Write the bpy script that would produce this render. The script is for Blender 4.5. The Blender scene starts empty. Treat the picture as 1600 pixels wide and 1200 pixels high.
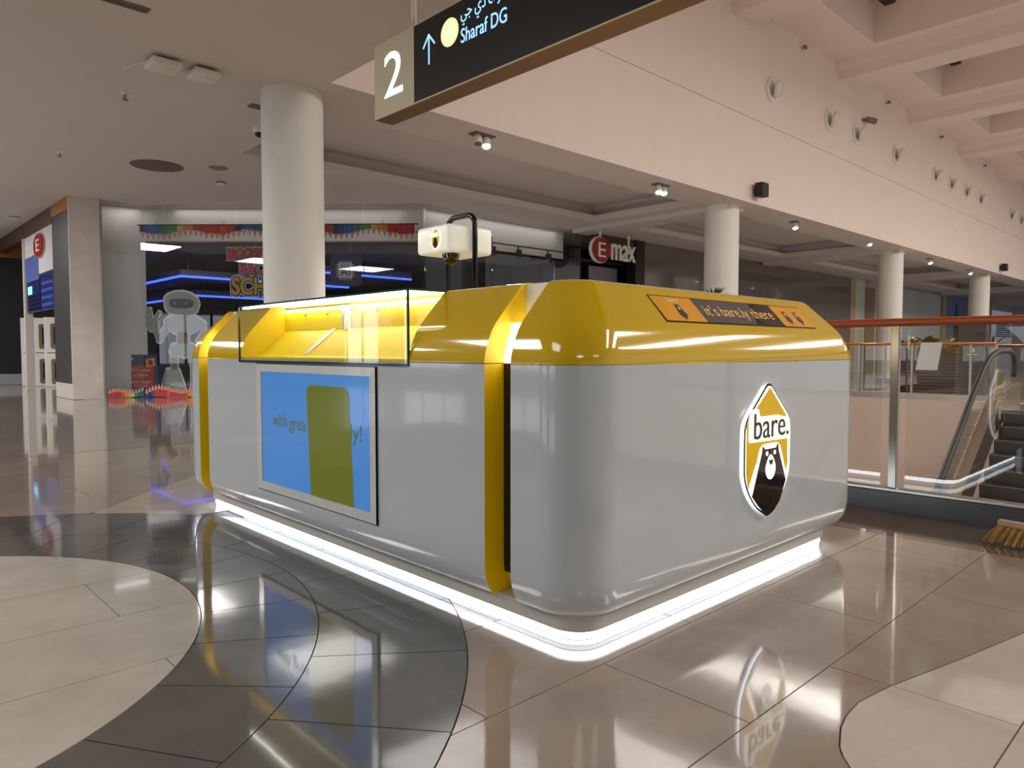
import bpy, bmesh, math, random
from mathutils import Vector, Matrix
random.seed(7)
SC = bpy.context.scene
COL = SC.collection
PI = math.pi

# ------------------------------------------------------------------ camera
F_PX, YAW, PITCH, CAM_H = 1121.9, math.radians(46.44), math.radians(2.685), 1.05
cam = bpy.data.cameras.new('camera')
cam.sensor_fit = 'HORIZONTAL'; cam.sensor_width = 36.0
cam.lens = 36.0 * F_PX / 1600.0
cam.clip_start = 0.05; cam.clip_end = 300
cam_ob = bpy.data.objects.new('camera', cam); COL.objects.link(cam_ob)
cam_ob.location = (0, 0, CAM_H)
cam_ob.rotation_euler = (PI/2 - PITCH, 0, YAW - PI/2)
SC.camera = cam_ob

# ------------------------------------------------------------------ world and lights
w = bpy.data.worlds.new('world'); SC.world = w; w.use_nodes = True
bg = w.node_tree.nodes['Background']
bg.inputs[0].default_value = (1.0, 0.96, 0.93, 1); bg.inputs[1].default_value = 0.5
SC.view_settings.view_transform = 'Standard'; SC.view_settings.look = 'None'
SC.view_settings.exposure = 0.0; SC.view_settings.gamma = 1.0
SC.view_settings.use_curve_mapping = False
SC.cycles.use_denoising = True
SC.cycles.max_bounces = 8; SC.cycles.transparent_max_bounces = 16
SC.cycles.sample_clamp_indirect = 6.0

def area(name, loc, size, power, color, rot=(0, 0, 0), size_y=None):
    l = bpy.data.lights.new(name, 'AREA'); l.energy = power; l.color = color
    l.shape = 'RECTANGLE'; l.size = size; l.size_y = size_y or size
    o = bpy.data.objects.new(name, l); COL.objects.link(o); o.location = loc; o.rotation_euler = rot
    return o
# added fill lights just under the high atrium ceiling, out of view
for xx, pw_ in ((8.0, 520), (13.0, 850), (19.0, 1150), (28.0, 1900), (40.0, 1900)):
    area('atrium_fill_light', (xx, -6.0, 8.3), 1.6, pw_, (1.0, 0.93, 0.87), size_y=6.0)
# added fill lights at ceiling height, left of the view and behind the camera
for xx, yy, pw_ in ((-2.5, -3.5, 70), (-2.5, 2.5, 60), (1.5, -5.5, 45), (-2.2, 7.0, 190), (-2.6, 11.0, 170), (-1.6, 15.3, 420), (0.5, 21.5, 260)):
    area('concourse_fill_light', (xx, yy, 4.27), 1.6, pw_, (1.0, 0.965, 0.93))
# unseen fill light added below floor level to brighten the far void wall
area('void_fill_light', (5.3, 2.5, -1.4), 1.6, 160, (1.0, 0.88, 0.8), rot=(0, -PI/2, 0), size_y=7.0)

# ------------------------------------------------------------------ materials
def lin(c):
    return tuple(((v/255.0)/12.92 if v/255.0 <= 0.04045 else ((v/255.0+0.055)/1.055)**2.4) for v in c)
MATS = {}
def mat(name, rgb, rough=0.5, metal=0.0, spec=0.5, noise=0.0, nscale=6.0, bump=0.0, bscale=40.0, emit=0.0, coat=0.0, stretch=None, emit_rgb=None):
    if name in MATS: return MATS[name]
    m = bpy.data.materials.new(name); m.use_nodes = True
    nt = m.node_tree; N = nt.nodes; Lk = nt.links
    p = N['Principled BSDF']; c = lin(rgb)
    p.inputs['Base Color'].default_value = (*c, 1)
    p.inputs['Roughness'].default_value = rough; p.inputs['Metallic'].default_value = metal
    p.inputs['Specular IOR Level'].default_value = spec
    p.inputs['Coat Weight'].default_value = coat; p.inputs['Coat Roughness'].default_value = 0.03
    if emit:
        p.inputs['Emission Color'].default_value = (*lin(emit_rgb or rgb), 1); p.inputs['Emission Strength'].default_value = emit
    if noise or bump:
        tc = N.new('ShaderNodeTexCoord'); mp = N.new('ShaderNodeMapping'); Lk.new(tc.outputs['Object'], mp.inputs['Vector'])
        if stretch: mp.inputs['Scale'].default_value = stretch
    if noise:
        n = N.new('ShaderNodeTexNoise'); n.inputs['Scale'].default_value = nscale; n.inputs['Detail'].default_value = 6
        n.inputs['Roughness'].default_value = 0.65
        Lk.new(mp.outputs[0], n.inputs['Vector'])
        r = N.new('ShaderNodeValToRGB')
        r.color_ramp.elements[0].position = 0.3; r.color_ramp.elements[1].position = 0.7
        r.color_ramp.elements[0].color = (*[v*(1-noise) for v in c], 1)
        r.color_ramp.elements[1].color = (*[min(1, v*(1+noise)) for v in c], 1)
        Lk.new(n.outputs['Fac'], r.inputs['Fac']); Lk.new(r.outputs['Color'], p.inputs['Base Color'])
    if bump:
        n2 = N.new('ShaderNodeTexNoise'); n2.inputs['Scale'].default_value = bscale; n2.inputs['Detail'].default_value = 2
        Lk.new(mp.outputs[0], n2.inputs['Vector'])
        b = N.new('ShaderNodeBump'); b.inputs['Strength'].default_value = bump; b.inputs['Distance'].default_value = 0.02
        Lk.new(n2.outputs['Fac'], b.inputs['Height']); Lk.new(b.outputs['Normal'], p.inputs['Normal'])
    MATS[name] = m
    return m
def glass(name, tint=(1, 1, 1), refl=1.0, rough=0.0, ior=1.5, fac=None):
    if name in MATS: return MATS[name]
    m = bpy.data.materials.new(name); m.use_nodes = True
    nt = m.node_tree; N = nt.nodes; Lk = nt.links
    N.remove(N['Principled BSDF'])
    t = N.new('ShaderNodeBsdfTransparent'); t.inputs[0].default_value = (*tint, 1)
    g = N.new('ShaderNodeBsdfGlossy'); g.inputs['Roughness'].default_value = rough
    g.inputs['Color'].default_value = (refl, refl, refl, 1)
    lw = N.new('ShaderNodeLayerWeight'); lw.inputs['Blend'].default_value = 0.5
    pw = N.new('ShaderNodeMath'); pw.operation = 'POWER'; pw.inputs[1].default_value = 4.0; Lk.new(lw.outputs['Facing'], pw.inputs[0])
    fr = N.new('ShaderNodeMapRange'); fr.inputs['To Min'].default_value = 0.035 if fac is None else fac; fr.inputs['To Max'].default_value = 0.9
    Lk.new(pw.outputs[0], fr.inputs['Value'])
    mx = N.new('ShaderNodeMixShader'); Lk.new(fr.outputs[0], mx.inputs[0])
    Lk.new(t.outputs[0], mx.inputs[1]); Lk.new(g.outputs[0], mx.inputs[2])
    Lk.new(mx.outputs[0], N['Material Output'].inputs['Surface'])
    MATS[name] = m
    return m
def floor_mat(name, rgb, noise=0.16, rough=0.075):
    return mat(name, rgb, rough=rough, spec=0.55, noise=noise, nscale=2.6, bump=0.03, bscale=5.0, stretch=(1, 1, 1), coat=0.35)

M_CEIL = mat('ceiling_paint', (212, 204, 198), 0.85, noise=0.02, nscale=3)
M_BULK = mat('bulkhead_paint', (228, 214, 204), 0.8, noise=0.02, nscale=2)
M_COLUMN = mat('column_paint', (222, 221, 214), 0.6, noise=0.02, nscale=3)
M_WHITE = mat('gloss_white', (196, 203, 206), 0.10, spec=0.5, bump=0.006, bscale=9, coat=0.5)
M_YEL = mat('gloss_yellow', (214, 177, 12), 0.10, spec=0.45, coat=0.5, bump=0.004, bscale=6)
M_YELM = mat('satin_yellow', (244, 212, 10), 0.45)
M_BLACK = mat('black_satin', (16, 15, 15), 0.4)
M_BLACKG = mat('black_gloss', (10, 10, 12), 0.12)
M_LED = mat('led_white', (236, 246, 255), 0.5, emit=12.0)
M_LEDW = mat('led_soft_white', (255, 252, 240), 0.5, emit=4.0)
M_PLINTH = mat('plinth_grey', (186, 184, 176), 0.3)
M_STEEL = mat('brushed_steel', (168, 164, 158), 0.28, metal=1.0)
M_WOODR = mat('red_handrail_wood', (172, 78, 26), 0.28, noise=0.12, nscale=8, stretch=(3, .4, 3), coat=0.4)
M_MARBLE = mat('pale_marble', (206, 198, 190), 0.25, noise=0.10, nscale=2.2)
M_DARKP = mat('charcoal_panel', (62, 60, 62), 0.5, noise=0.06)
M_OCHRE = mat('ochre_trim', (176, 116, 40), 0.5)
M_GLASS = glass('clear_glass', (0.95, 0.97, 0.96))
M_SHOPGL = glass('shop_glass', (0.86, 0.88, 0.88), ior=1.55)
M_RAILGL = glass('rail_glass', (0.95, 0.95, 0.93), fac=0.03)
M_EDGE = mat('glass_edge_green', (28, 60, 48), 0.1)
M_DARKCEIL = mat('dark_shop_ceiling', (52, 48, 48), 0.8)
M_TXT_LIT = mat('lit_sign_white', (225, 245, 255), 0.5, emit=2.2)
M_RED = mat('sign_red', (150, 22, 26), 0.4)
M_OFFW = mat('off_white_plastic', (228, 224, 214), 0.4)
M_WPLAST = mat('white_plastic', (236, 236, 230), 0.35)
M_GREYC = mat('grey_vent', (120, 108, 98), 0.7)
M_LEAF = mat('leaf_green', (52, 86, 40), 0.5, noise=0.25, nscale=8)
M_SLATW = mat('dark_slat_wood', (86, 56, 42), 0.45, noise=0.2, nscale=6)

# ------------------------------------------------------------------ geometry helpers
def gbox(lo, hi):
    x0, y0, z0 = lo; x1, y1, z1 = hi
    return ([(x0,y0,z0),(x1,y0,z0),(x1,y1,z0),(x0,y1,z0),(x0,y0,z1),(x1,y0,z1),(x1,y1,z1),(x0,y1,z1)],
            [(0,3,2,1),(4,5,6,7),(0,1,5,4),(1,2,6,5),(2,3,7,6),(3,0,4,7)])
def join(*gs):
    V = []; Fc = []
    for v, f in gs:
        o = len(V); V += list(v); Fc += [tuple(i+o for i in q) for q in f]
    return V, Fc
def gloft(rings, closed=True, cap0=False, cap1=False):
    n = len(rings[0]); V = [p for r in rings for p in r]; Fc = []
    for i in range(len(rings)-1):
        for j in range(n if closed else n-1):
            k = (j+1) % n
            Fc.append((i*n+j, i*n+k, (i+1)*n+k, (i+1)*n+j))
    if cap0: Fc.append(tuple(range(n))[::-1])
    if cap1: Fc.append(tuple((len(rings)-1)*n+j for j in range(n)))
    return V, Fc
def gprism(poly, o, u, v, d):
    """poly in (a,b) -> o + a*u + b*v, extruded by vector d"""
    o, u, v, d = map(Vector, (o, u, v, d))
    r0 = [tuple(o + u*a + v*b) for a, b in poly]
    r1 = [tuple(o + u*a + v*b + d) for a, b in poly]
    return gloft([r0, r1], True, True, True)
def gtube(pts, r, n=10, caps=True):
    pts = [Vector(p) for p in pts]; rings = []
    up = Vector((0, 0, 1))
    prev = None
    for i, p in enumerate(pts):
        t = (pts[min(i+1, len(pts)-1)] - pts[max(i-1, 0)]).normalized()
        if prev is None:
            a = t.orthogonal().normalized()
        else:
            a = (prev - t*prev.dot(t)).normalized()
        prev = a; b = t.cross(a)
        rr = r[i] if isinstance(r, (list, tuple)) else r
        rings.append([tuple(p + a*math.cos(2*PI*k/n)*rr + b*math.sin(2*PI*k/n)*rr) for k in range(n)])
    return gloft(rings, True, caps, caps)
def glathe(prof, o, axis=(0, 0, 1), n=24):
    """prof: (radius, height along axis)"""
    o = Vector(o); ax = Vector(axis).normalized(); a = ax.orthogonal().normalized(); b = ax.cross(a)
    rings = [[tuple(o + ax*h + (a*math.cos(2*PI*k/n) + b*math.sin(2*PI*k/n))*max(r, 1e-4)) for k in range(n)] for r, h in prof]
    return gloft(rings, True, True, True)
def ell(cx, cy, rx, ry, n=28, a0=0.0, a1=2*PI):
    return [(cx + rx*math.cos(a0+(a1-a0)*k/n), cy + ry*math.sin(a0+(a1-a0)*k/n)) for k in range(n)]
def rrect(x0, y0, x1, y1, r, n=5):
    P = []
    for cx, cy, a in ((x1-r, y1-r, 0), (x0+r, y1-r, 90), (x0+r, y0+r, 180), (x1-r, y0+r, 270)):
        for k in range(n+1):
            t = math.radians(a + 90*k/n); P.append((cx+r*math.cos(t), cy+r*math.sin(t)))
    return P
def rpoly(P, r, n=4):
    """round the corners of a polygon"""
    out = []
    for i in range(len(P)):
        a, b, c = Vector(P[i-1]), Vector(P[i]), Vector(P[(i+1) % len(P)])
        rr = r[i] if isinstance(r, (list, tuple)) else r
        d1 = (a-b); d2 = (c-b); q = min(rr, d1.length*.45, d2.length*.45)
        p1 = b + d1.normalized()*q; p2 = b + d2.normalized()*q
        for k in range(n+1):
            t = k/n; out.append(tuple((1-t)**2*p1 + 2*t*(1-t)*b + t*t*p2))
    return out
def link(o, parent=None):
    COL.objects.link(o)
    if parent is not None:
        o.parent = parent
        o.matrix_parent_inverse = Matrix.Translation(-parent.location) if parent.type == 'EMPTY' else Matrix.Identity(4)
    return o
def mk(name, geo, m, parent=None, smooth=False, bevel=0.0, fm=None, fix=True, seg=2):
    me = bpy.data.meshes.new(name); me.from_pydata([tuple(p) for p in geo[0]], [], [tuple(f) for f in geo[1]])
    ms = m if isinstance(m, (list, tuple)) else [m]
    for q in ms: me.materials.append(q)
    if fm:
        for i, k in enumerate(fm): me.polygons[i].material_index = k
    if fix or bevel:
        bm = bmesh.new(); bm.from_mesh(me)
        if fix: bmesh.ops.recalc_face_normals(bm, faces=bm.faces)
        if bevel:
            bmesh.ops.bevel(bm, geom=list(bm.edges), offset=bevel, segments=seg, profile=.5, affect='EDGES', clamp_overlap=True)
        bm.to_mesh(me); bm.free()
    if smooth:
        for p in me.polygons: p.use_smooth = True
    o = bpy.data.objects.new(name, me)
    return link(o, parent)
def sharp(o, ang=35):
    me = o.data; bm = bmesh.new(); bm.from_mesh(me)
    for e in bm.edges:
        if len(e.link_faces) == 2 and e.calc_face_angle(0) > math.radians(ang): e.smooth = False
    for f in bm.faces: f.smooth = True
    bm.to_mesh(me); bm.free()
    return o
def tag(o, label, cat, group=None, kind=None):
    o['label'] = label; o['category'] = cat
    if group: o['group'] = group
    if kind: o['kind'] = kind
    return o
def struct(o, label=None):
    o['kind'] = 'structure'
    if label: o['label'] = label
    return o
def empty(name, loc, label=None, cat=None, group=None):
    o = bpy.data.objects.new(name, None); o.location = loc; o.empty_display_size = 0.1; COL.objects.link(o)
    if label: tag(o, label, cat, group)
    return o
FONT_CACHE = {}
def text_geo(s, off=0.0):
    if (s, off) in FONT_CACHE: return FONT_CACHE[(s, off)]
    cu = bpy.data.curves.new('lettering', 'FONT'); cu.body = s; cu.size = 1; cu.resolution_u = 4; cu.offset = off
    o = bpy.data.objects.new('lettering', cu); COL.objects.link(o)
    dg = bpy.context.evaluated_depsgraph_get(); dg.update()
    me = bpy.data.meshes.new_from_object(o.evaluated_get(dg))
    V = [v.co.copy() for v in me.vertices]; Fc = [tuple(p.vertices) for p in me.polygons]
    bpy.data.objects.remove(o); bpy.data.curves.remove(cu); bpy.data.meshes.remove(me)
    FONT_CACHE[(s, off)] = (V, Fc)
    return V, Fc
def text(name, s, o, u, v, width, height, m, parent=None, depth=0.004, grow=0.0):
    """lettering fitted to width x height, lower left corner at o, along u and up v, raised by depth"""
    V, Fc = text_geo(s)
    x0 = min(p.x for p in V); x1 = max(p.x for p in V); y0 = min(p.y for p in V); y1 = max(p.y for p in V)
    if grow: V, Fc = text_geo(s, grow)
    o, u, v = Vector(o), Vector(u).normalized(), Vector(v).normalized(); n = u.cross(v)
    q = [o + u*((p.x-x0)/(x1-x0)*width) + v*((p.y-y0)/(y1-y0)*height) for p in V]
    bm = bmesh.new(); bv = [bm.verts.new(p + n*depth) for p in q]
    for f in Fc:
        try: bm.faces.new([bv[i] for i in f])
        except ValueError: pass
    bmesh.ops.remove_doubles(bm, verts=bm.verts, dist=1e-5)
    be = [e for e in bm.edges if e.is_boundary]
    r = bmesh.ops.extrude_edge_only(bm, edges=be)
    for g in r['geom']:
        if isinstance(g, bmesh.types.BMVert): g.co -= n*depth
    me = bpy.data.meshes.new(name); bm.to_mesh(me); bm.free(); me.materials.append(m)
    return link(bpy.data.objects.new(name, me), parent)

# ================================================================== SETTING
H = 4.3
# ---- floor: base plane with drawn-on far tiles, near tiles laid one by one
def far_floor_mat():
    m = bpy.data.materials.new('far_floor'); m.use_nodes = True
    nt = m.node_tree; N = nt.nodes; Lk = nt.links; p = N['Principled BSDF']
    tc = N.new('ShaderNodeTexCoord')
    br = N.new('ShaderNodeTexBrick'); br.inputs['Scale'].default_value = 1.0
    br.inputs['Brick Width'].default_value = 1.05; br.inputs['Row Height'].default_value = 0.53
    br.inputs['Mortar Size'].default_value = 0.004
    br.inputs['Color1'].default_value = (*lin((138, 126, 116)), 1); br.inputs['Color2'].default_value = (*lin((146, 133, 122)), 1)
    br.inputs['Mortar'].default_value = (*lin((70, 62, 56)), 1)
    mp = N.new('ShaderNodeMapping'); mp.inputs['Location'].default_value = (-0.28, -0.44, 0)
    Lk.new(tc.outputs['Object'], mp.inputs['Vector']); Lk.new(mp.outputs[0], br.inputs['Vector'])
    n = N.new('ShaderNodeTexNoise'); n.inputs['Scale'].default_value = 2.2; n.inputs['Detail'].default_value = 6
    Lk.new(tc.outputs['Object'], n.inputs['Vector'])
    mx = N.new('ShaderNodeMix'); mx.data_type = 'RGBA'; mx.blend_type = 'OVERLAY'; mx.inputs['Factor'].default_value = 0.25
    Lk.new(br.outputs['Color'], mx.inputs['A']); Lk.new(n.outputs['Color'], mx.inputs['B'])
    hs = N.new('ShaderNodeHueSaturation'); hs.inputs['Saturation'].default_value = 0.75
    Lk.new(mx.outputs['Result'], hs.inputs['Color']); Lk.new(hs.outputs[0], p.inputs['Base Color'])
    p.inputs['Roughness'].default_value = 0.075; p.inputs['Coat Weight'].default_value = 0.35; p.inputs['Coat Roughness'].default_value = .03
    n2 = N.new('ShaderNodeTexNoise'); n2.inputs['Scale'].default_value = 5; Lk.new(tc.outputs['Object'], n2.inputs['Vector'])
    b = N.new('ShaderNodeBump'); b.inputs['Strength'].default_value = 0.03; b.inputs['Distance'].default_value = .02
    Lk.new(n2.outputs['Fac'], b.inputs['Height']); Lk.new(b.outputs[0], p.inputs['Normal'])
    return m
M_FAR = far_floor_mat()
M_BROWN = floor_mat('brown_tile', (144, 131, 120))
M_BEIGE = floor_mat('beige_tile', (190, 182, 172), 0.12)
M_DARK = floor_mat('slate_tile', (88, 87, 84), 0.2)
M_CURBT = floor_mat('umber_tile', (98, 86, 77), 0.2)
M_LIGHTB = floor_mat('sand_tile', (170, 157, 144), 0.12)
M_GROUT = mat('grout', (58, 52, 48), 0.6)

ZB = -0.006
# base: everything but the void X 5.05..16.9, Y < 7.6
floor = struct(mk('floor', join(gbox((-12, -14, ZB-.25), (5.12, 7.6, ZB)), gbox((-12, 7.6, ZB-.25), (64, 40, ZB)),
                                gbox((16.95, -14, ZB-.25), (64, 7.6, ZB))), M_FAR))
CX, CY, R1, R2, R3 = -0.265, 3.345, 1.383, 1.817, 2.352
BLOB = [(5.2, .2), (3.9, .42), (3.19, .59), (2.78, .68), (2.37, .78), (2.2, .807), (2.1, .803), (2.01, .785), (1.89, .74), (1.82, .68), (1.77, .6), (1.74, .5), (1.73, .35), (1.76, .1), (1.85, -.3), (2.0, -1), (5.2, -1)]
def sd_poly(x, y, P):
    d = 1e9; ins = False
    for i in range(len(P)):
        ax, ay = P[i-1]; bx, by = P[i]
        ex, ey = bx-ax, by-ay; t = max(0, min(1, ((x-ax)*ex+(y-ay)*ey)/(ex*ex+ey*ey)))
        d = min(d, math.hypot(x-ax-ex*t, y-ay-ey*t))
        if (ay > y) != (by > y) and x < (bx-ax)*(y-ay)/(by-ay)+ax: ins = not ins
    return d if ins else -d
G = 0.0022   # half joint
def f_beige(x, y): return (R1-G) - math.hypot(x-CX, y-CY)
def f_blob(x, y): return sd_poly(x, y, BLOB) - G
def f_diag(x, y): return (x - y + 4.0)/1.414 - G if y < 7.9 else -1
def f_sand(x, y): return min((x-y+4.0)/1.414 - G, math.hypot(x-CX, y-CY) - (R3+G), 7.0-y)
def f_main(x, y):
    v = min(math.hypot(x-CX, y-CY) - (R3+G), -sd_poly(x, y, BLOB) - G, 4.33-G-x)
    if y > 4.4 and x < 3.5: v = min(v, max(-(x-y+4.0)/1.414 - G, y-7.0))
    return v
def f_curb(x, y): return min(x - 4.33 - G, -sd_poly(x, y, BLOB) - G)
def clip_tile(x0, y0, x1, y1, f):
    """triangles of the rectangle where f >= 0"""
    nx = max(2, int((x1-x0)/.035)); ny = max(2, int((y1-y0)/.035))
    S = [[f(x0+(x1-x0)*i/nx, y0+(y1-y0)*j/ny) for j in range(ny+1)] for i in range(nx+1)]
    mn = min(map(min, S)); mx = max(map(max, S))
    if mx <= 0: return None
    if mn >= 0: return [(x0, y0), (x1, y0), (x1, y1), (x0, y1)], [(0, 1, 2, 3)]
    V = {}; P = []; Fc = []
    def vid(p):
        k = (round(p[0], 5), round(p[1], 5))
        if k not in V: V[k] = len(P); P.append(k)
        return V[k]
    for i in range(nx):
        for j in range(ny):
            q = [(i, j), (i+1, j), (i+1, j+1), (i, j+1)]
            pts = [(x0+(x1-x0)*a/nx, y0+(y1-y0)*b/ny, S[a][b]) for a, b in q]
            out = []
            for k in range(4):
                a, b = pts[k], pts[(k+1) % 4]
                if a[2] >= 0: out.append(a[:2])
                if (a[2] >= 0) != (b[2] >= 0):
                    t = a[2]/(a[2]-b[2]); out.append((a[0]+(b[0]-a[0])*t, a[1]+(b[1]-a[1])*t))
            ids = []
            for p in out:
                d = vid(p)
                if d not in ids: ids.append(d)
            if len(ids) >= 3: Fc.append(tuple(ids))
    return (P, Fc) if Fc else None
def lay(name, P, Fc, m, zt=0.0):
    me = bpy.data.meshes.new(name); bm = bmesh.new()
    vs = [bm.verts.new((a, b, zt)) for a, b in P]
    for f in Fc:
        try: bm.faces.new([vs[i] for i in f])
        except ValueError: pass
    if len(Fc) > 1:
        bmesh.ops.dissolve_limit(bm, angle_limit=0.01, verts=bm.verts, edges=bm.edges)
    be = [e for e in bm.edges if e.is_boundary]
    r = bmesh.ops.extrude_edge_only(bm, edges=be)
    for g in r['geom']:
        if isinstance(g, bmesh.types.BMVert): g.co.z -= 0.005
    bm.normal_update()
    bm.to_mesh(me); bm.free(); me.materials.append(m)
    me.polygons.foreach_set('use_smooth', [False]*len(me.polygons))
    return link(bpy.data.objects.new(name, me), floor)
FV = Vector((math.cos(PITCH)*math.cos(YAW), math.cos(PITCH)*math.sin(YAW), -math.sin(PITCH)))
RV = Vector((math.sin(YAW), -math.cos(YAW), 0)); UV = RV.cross(FV)
def proj(p):
    q = Vector(p) - Vector((0, 0, CAM_H)); d = q.dot(FV)
    if d < 0.2: return None
    return 800 + F_PX*q.dot(RV)/d, 600 - F_PX*q.dot(UV)/d
def near(x0, y0, x1, y1):
    for i in range(5):
        for j in range(5):
            p = proj((x0+(x1-x0)*i/4, y0+(y1-y0)*j/4, 0))
            if p and -120 < p[0] < 1720 and 500 < p[1] < 1330: return True
    return False
mk('grout_bed', gbox((-3.0, -.7, ZB), (5.03, 8.44, -0.004)), M_GROUT, floor)
n_t = 0
for k in range(-2, 15):
    y0 = .44+.53*k; y1 = y0+.53
    off = 1.33 if k % 2 == 0 else 1.85
    for i in range(-5, 5):
        x0 = off+1.05*i; x1 = x0+1.05
        if x1 < -3 or x0 > 5.03: continue
        a = (max(x0, -3.0)+G, y0+G, min(x1, 5.03)-G, y1-G)
        if not near(*a): continue
        for f, m in ((f_beige, M_BEIGE), (f_blob, M_BEIGE), (f_main, M_BROWN), (f_curb, M_CURBT), (f_sand, M_LIGHTB)):
            if f is f_sand and not (y0 > 4.3 and a[0] < 3.5): continue
            aa = a
            if f is f_sand: aa = (a[0], a[1], min(a[2], 3.5-G), a[3])
            if aa[2] <= aa[0]: continue
            c = clip_tile(*aa, f)
            if c: lay('floor_tile', c[0], c[1], m); n_t += 1
def ring_tile(ra, rb, a0, a1):
    n = max(3, int((a1-a0)/3)); P = []; Fc = []
    for k in range(n+1):
        for r in (ra, rb):
            g = (G/r) * (1 if k == 0 else -1 if k == n else 0)
            t = math.radians(a0+(a1-a0)*k/n) + g
            P.append((CX+r*math.cos(t), CY+r*math.sin(t)))
    for k in range(n): Fc.append((2*k, 2*k+1, 2*k+3, 2*k+2))
    return P, Fc
for ra, rb, a0 in ((R1+G, R2-G, -45), (R2+G, R3-G, -38)):
    for k in range(-3, 13):
        P, Fc = ring_tile(ra, rb, a0+13.2*k, a0+13.2*(k+1))
        if any((lambda q: q and -150 < q[0] < 1700 and q[1] < 1400)(proj((x, y, 0))) for x, y in P):
            lay('floor_tile', P, Fc, M_DARK); n_t += 1
print('floor tiles', n_t)

# ---- low ceiling with recessed trays
def slab_holes(X0, X1, Y0, Y1, holes, z, t=.3):
    xs = sorted({X0, X1, *[h[0] for h in holes], *[h[1] for h in holes]}); ys = sorted({Y0, Y1, *[h[2] for h in holes], *[h[3] for h in holes]})
    gs = []
    for i in range(len(xs)-1):
        for j in range(len(ys)-1):
            cx, cy = (xs[i]+xs[i+1])/2, (ys[j]+ys[j+1])/2
            if any(h[0] < cx < h[1] and h[2] < cy < h[3] for h in holes): continue
            gs.append(([(xs[i], ys[j], z), (xs[i+1], ys[j], z), (xs[i+1], ys[j+1], z), (xs[i], ys[j+1], z)], [(0, 3, 2, 1)]))
    return join(*gs)
YB = 7.97; XE = 4.53
TR = [(5.05, 14.1, 8.95, 11.8), (15.75, 24.4, 8.95, 11.8), (26.2, 35.0, 8.95, 11.8), (36.8, 45.6, 8.95, 11.8)]
ceiling = struct(mk('ceiling', join(slab_holes(-12, 64, YB, 40, TR, H), gbox((-12, -14, H), (XE, YB, H+.3))), M_CEIL, fix=False))
def tray(x0, x1, y0, y1):
    z1, z2, b = H+.15, H+.42, .3
    r = lambda d, z: [(x0-d, y0-d, z), (x1+d, y0-d, z), (x1+d, y1+d, z), (x0-d, y1+d, z)]
    g = gloft([r(0, H), r(0, z1), r(b, z1), r(b, z2)], True, False, True)
    mk('ceiling_tray', g, M_CEIL, ceiling, fix=False)
for t in TR: tray(*t)
for x0 in (14.55, 25.05, 35.5, 46.0):
    mk('downstand_beam', gbox((x0, 8.3, H-.11), (x0+.62, 12.95, H+.02)), M_CEIL, ceiling)
# ---- high bulkhead over the void
wall_bulk = struct(mk('wall_bulkhead', join(gbox((XE, YB, H+.003), (64, YB+.3, 6.12)), gbox((XE, YB+.018, 6.12), (64, YB+.3, 6.14)), gbox((XE, YB, 6.14), (64, YB+.3, 10.2))), M_BULK),)
wall_edge = struct(mk('wall_edge', join(gbox((XE-.3, -14, H+.31), (XE, YB+.0, 10.2))), M_BULK))
# ---- atrium ceiling with beams and wells
holes = []
bx = [9.0+5.25*k for k in range(-1, 9)]           # beam left faces: 3.75, 9, 14.25 ...
BX = [3.45, 8.7, 13.95, 19.35, 24.65, 29.95, 35.2, 40.5, 45.8, 51.0]
wells = [(a+1.75, b-.62, -9.0, 6.87) for a, b in zip(BX[:-1], BX[1:])]
wells = [(max(q[0], XE+.3), *q[1:]) for q in wells]
ceil_hi = struct(mk('ceiling_atrium', slab_holes(XE, 64, -14, YB+.05, wells, 8.52), M_BULK, fix=False))
for x0, x1, y0, y1 in wells:
    r = lambda z: [(x0, y0, z), (x1, y0, z), (x1, y1, z), (x0, y1, z)]
    mk('ceiling_well', gloft([r(8.52), r(9.5)], True, False, True), M_BULK, ceil_hi, fix=False)
    mk('slot_grille', gbox((x0+.1, y1-.5, 9.3), (x1-.1, y1-.25, 9.36)), M_BLACK, ceil_hi)
for x0 in BX[1:]:
    prof = [(-.22, 8.56), (-.12, 8.34), (0, 8.3), (.03, 8.1), (.87, 8.1), (.9, 8.3), (1.02, 8.34), (1.12, 8.56)]
    r = [[(x0+a, y, z) for a, z in prof] for y in (-14, YB+.03)]
    mk('ceiling_beam', gloft(r, True, True, True), M_BULK, ceil_hi)
# ---- walls
M_BACKW = mat('far_wall_paint', (190, 184, 176), 0.8)
struct(mk('wall_far', gbox((64, -14, -4), (64.3, 40, 11)), M_BACKW))
struct(mk('wall_back', gbox((-12.3, -14, -.3), (-12, 40, H+.3)), M_BACKW))
wbk = bpy.data.objects['wall_back']
for k in range(5):  # unseen added windows whose glow lights the hall and reflects in the kiosk
    y_ = 3.0 + 5.2*k
    mk('added_window', gbox((-12.0, y_, .45), (-11.96, y_+3.6, 2.7)), mat('window_fill_glow', (225, 232, 244), .3, emit=2.6), wbk)
    for q_ in (0, 1.2, 2.4, 3.6): mk('added_window_bar', gbox((-11.97, y_+q_-.05, .4), (-11.92, y_+q_+.05, 2.75)), M_BLACK, wbk)
struct(mk('wall_end', gbox((-12, 40, -.3), (64, 40.3, H+.3)), M_DARKP))
# fascia of the void and lower hall
M_FASC = mat('pink_plaster', (212, 196, 186), 0.8, noise=0.03)
struct(mk('wall_void_far', gbox((16.92, -14, -4.5), (17.2, 7.6, -.004)), M_FASC))
struct(mk('wall_void_side', gbox((5.12, 7.6, -4.5), (17.2, 7.85, ZB-.01)), M_FASC))
struct(mk('wall_void_near', gbox((5.1, -14, -4.5), (5.14, 7.6, -.26)), M_FASC))
struct(mk('floor_lower', gbox((5.0, -14, -4.7), (17.2, 7.8, -4.5)), M_CURBT))

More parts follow.
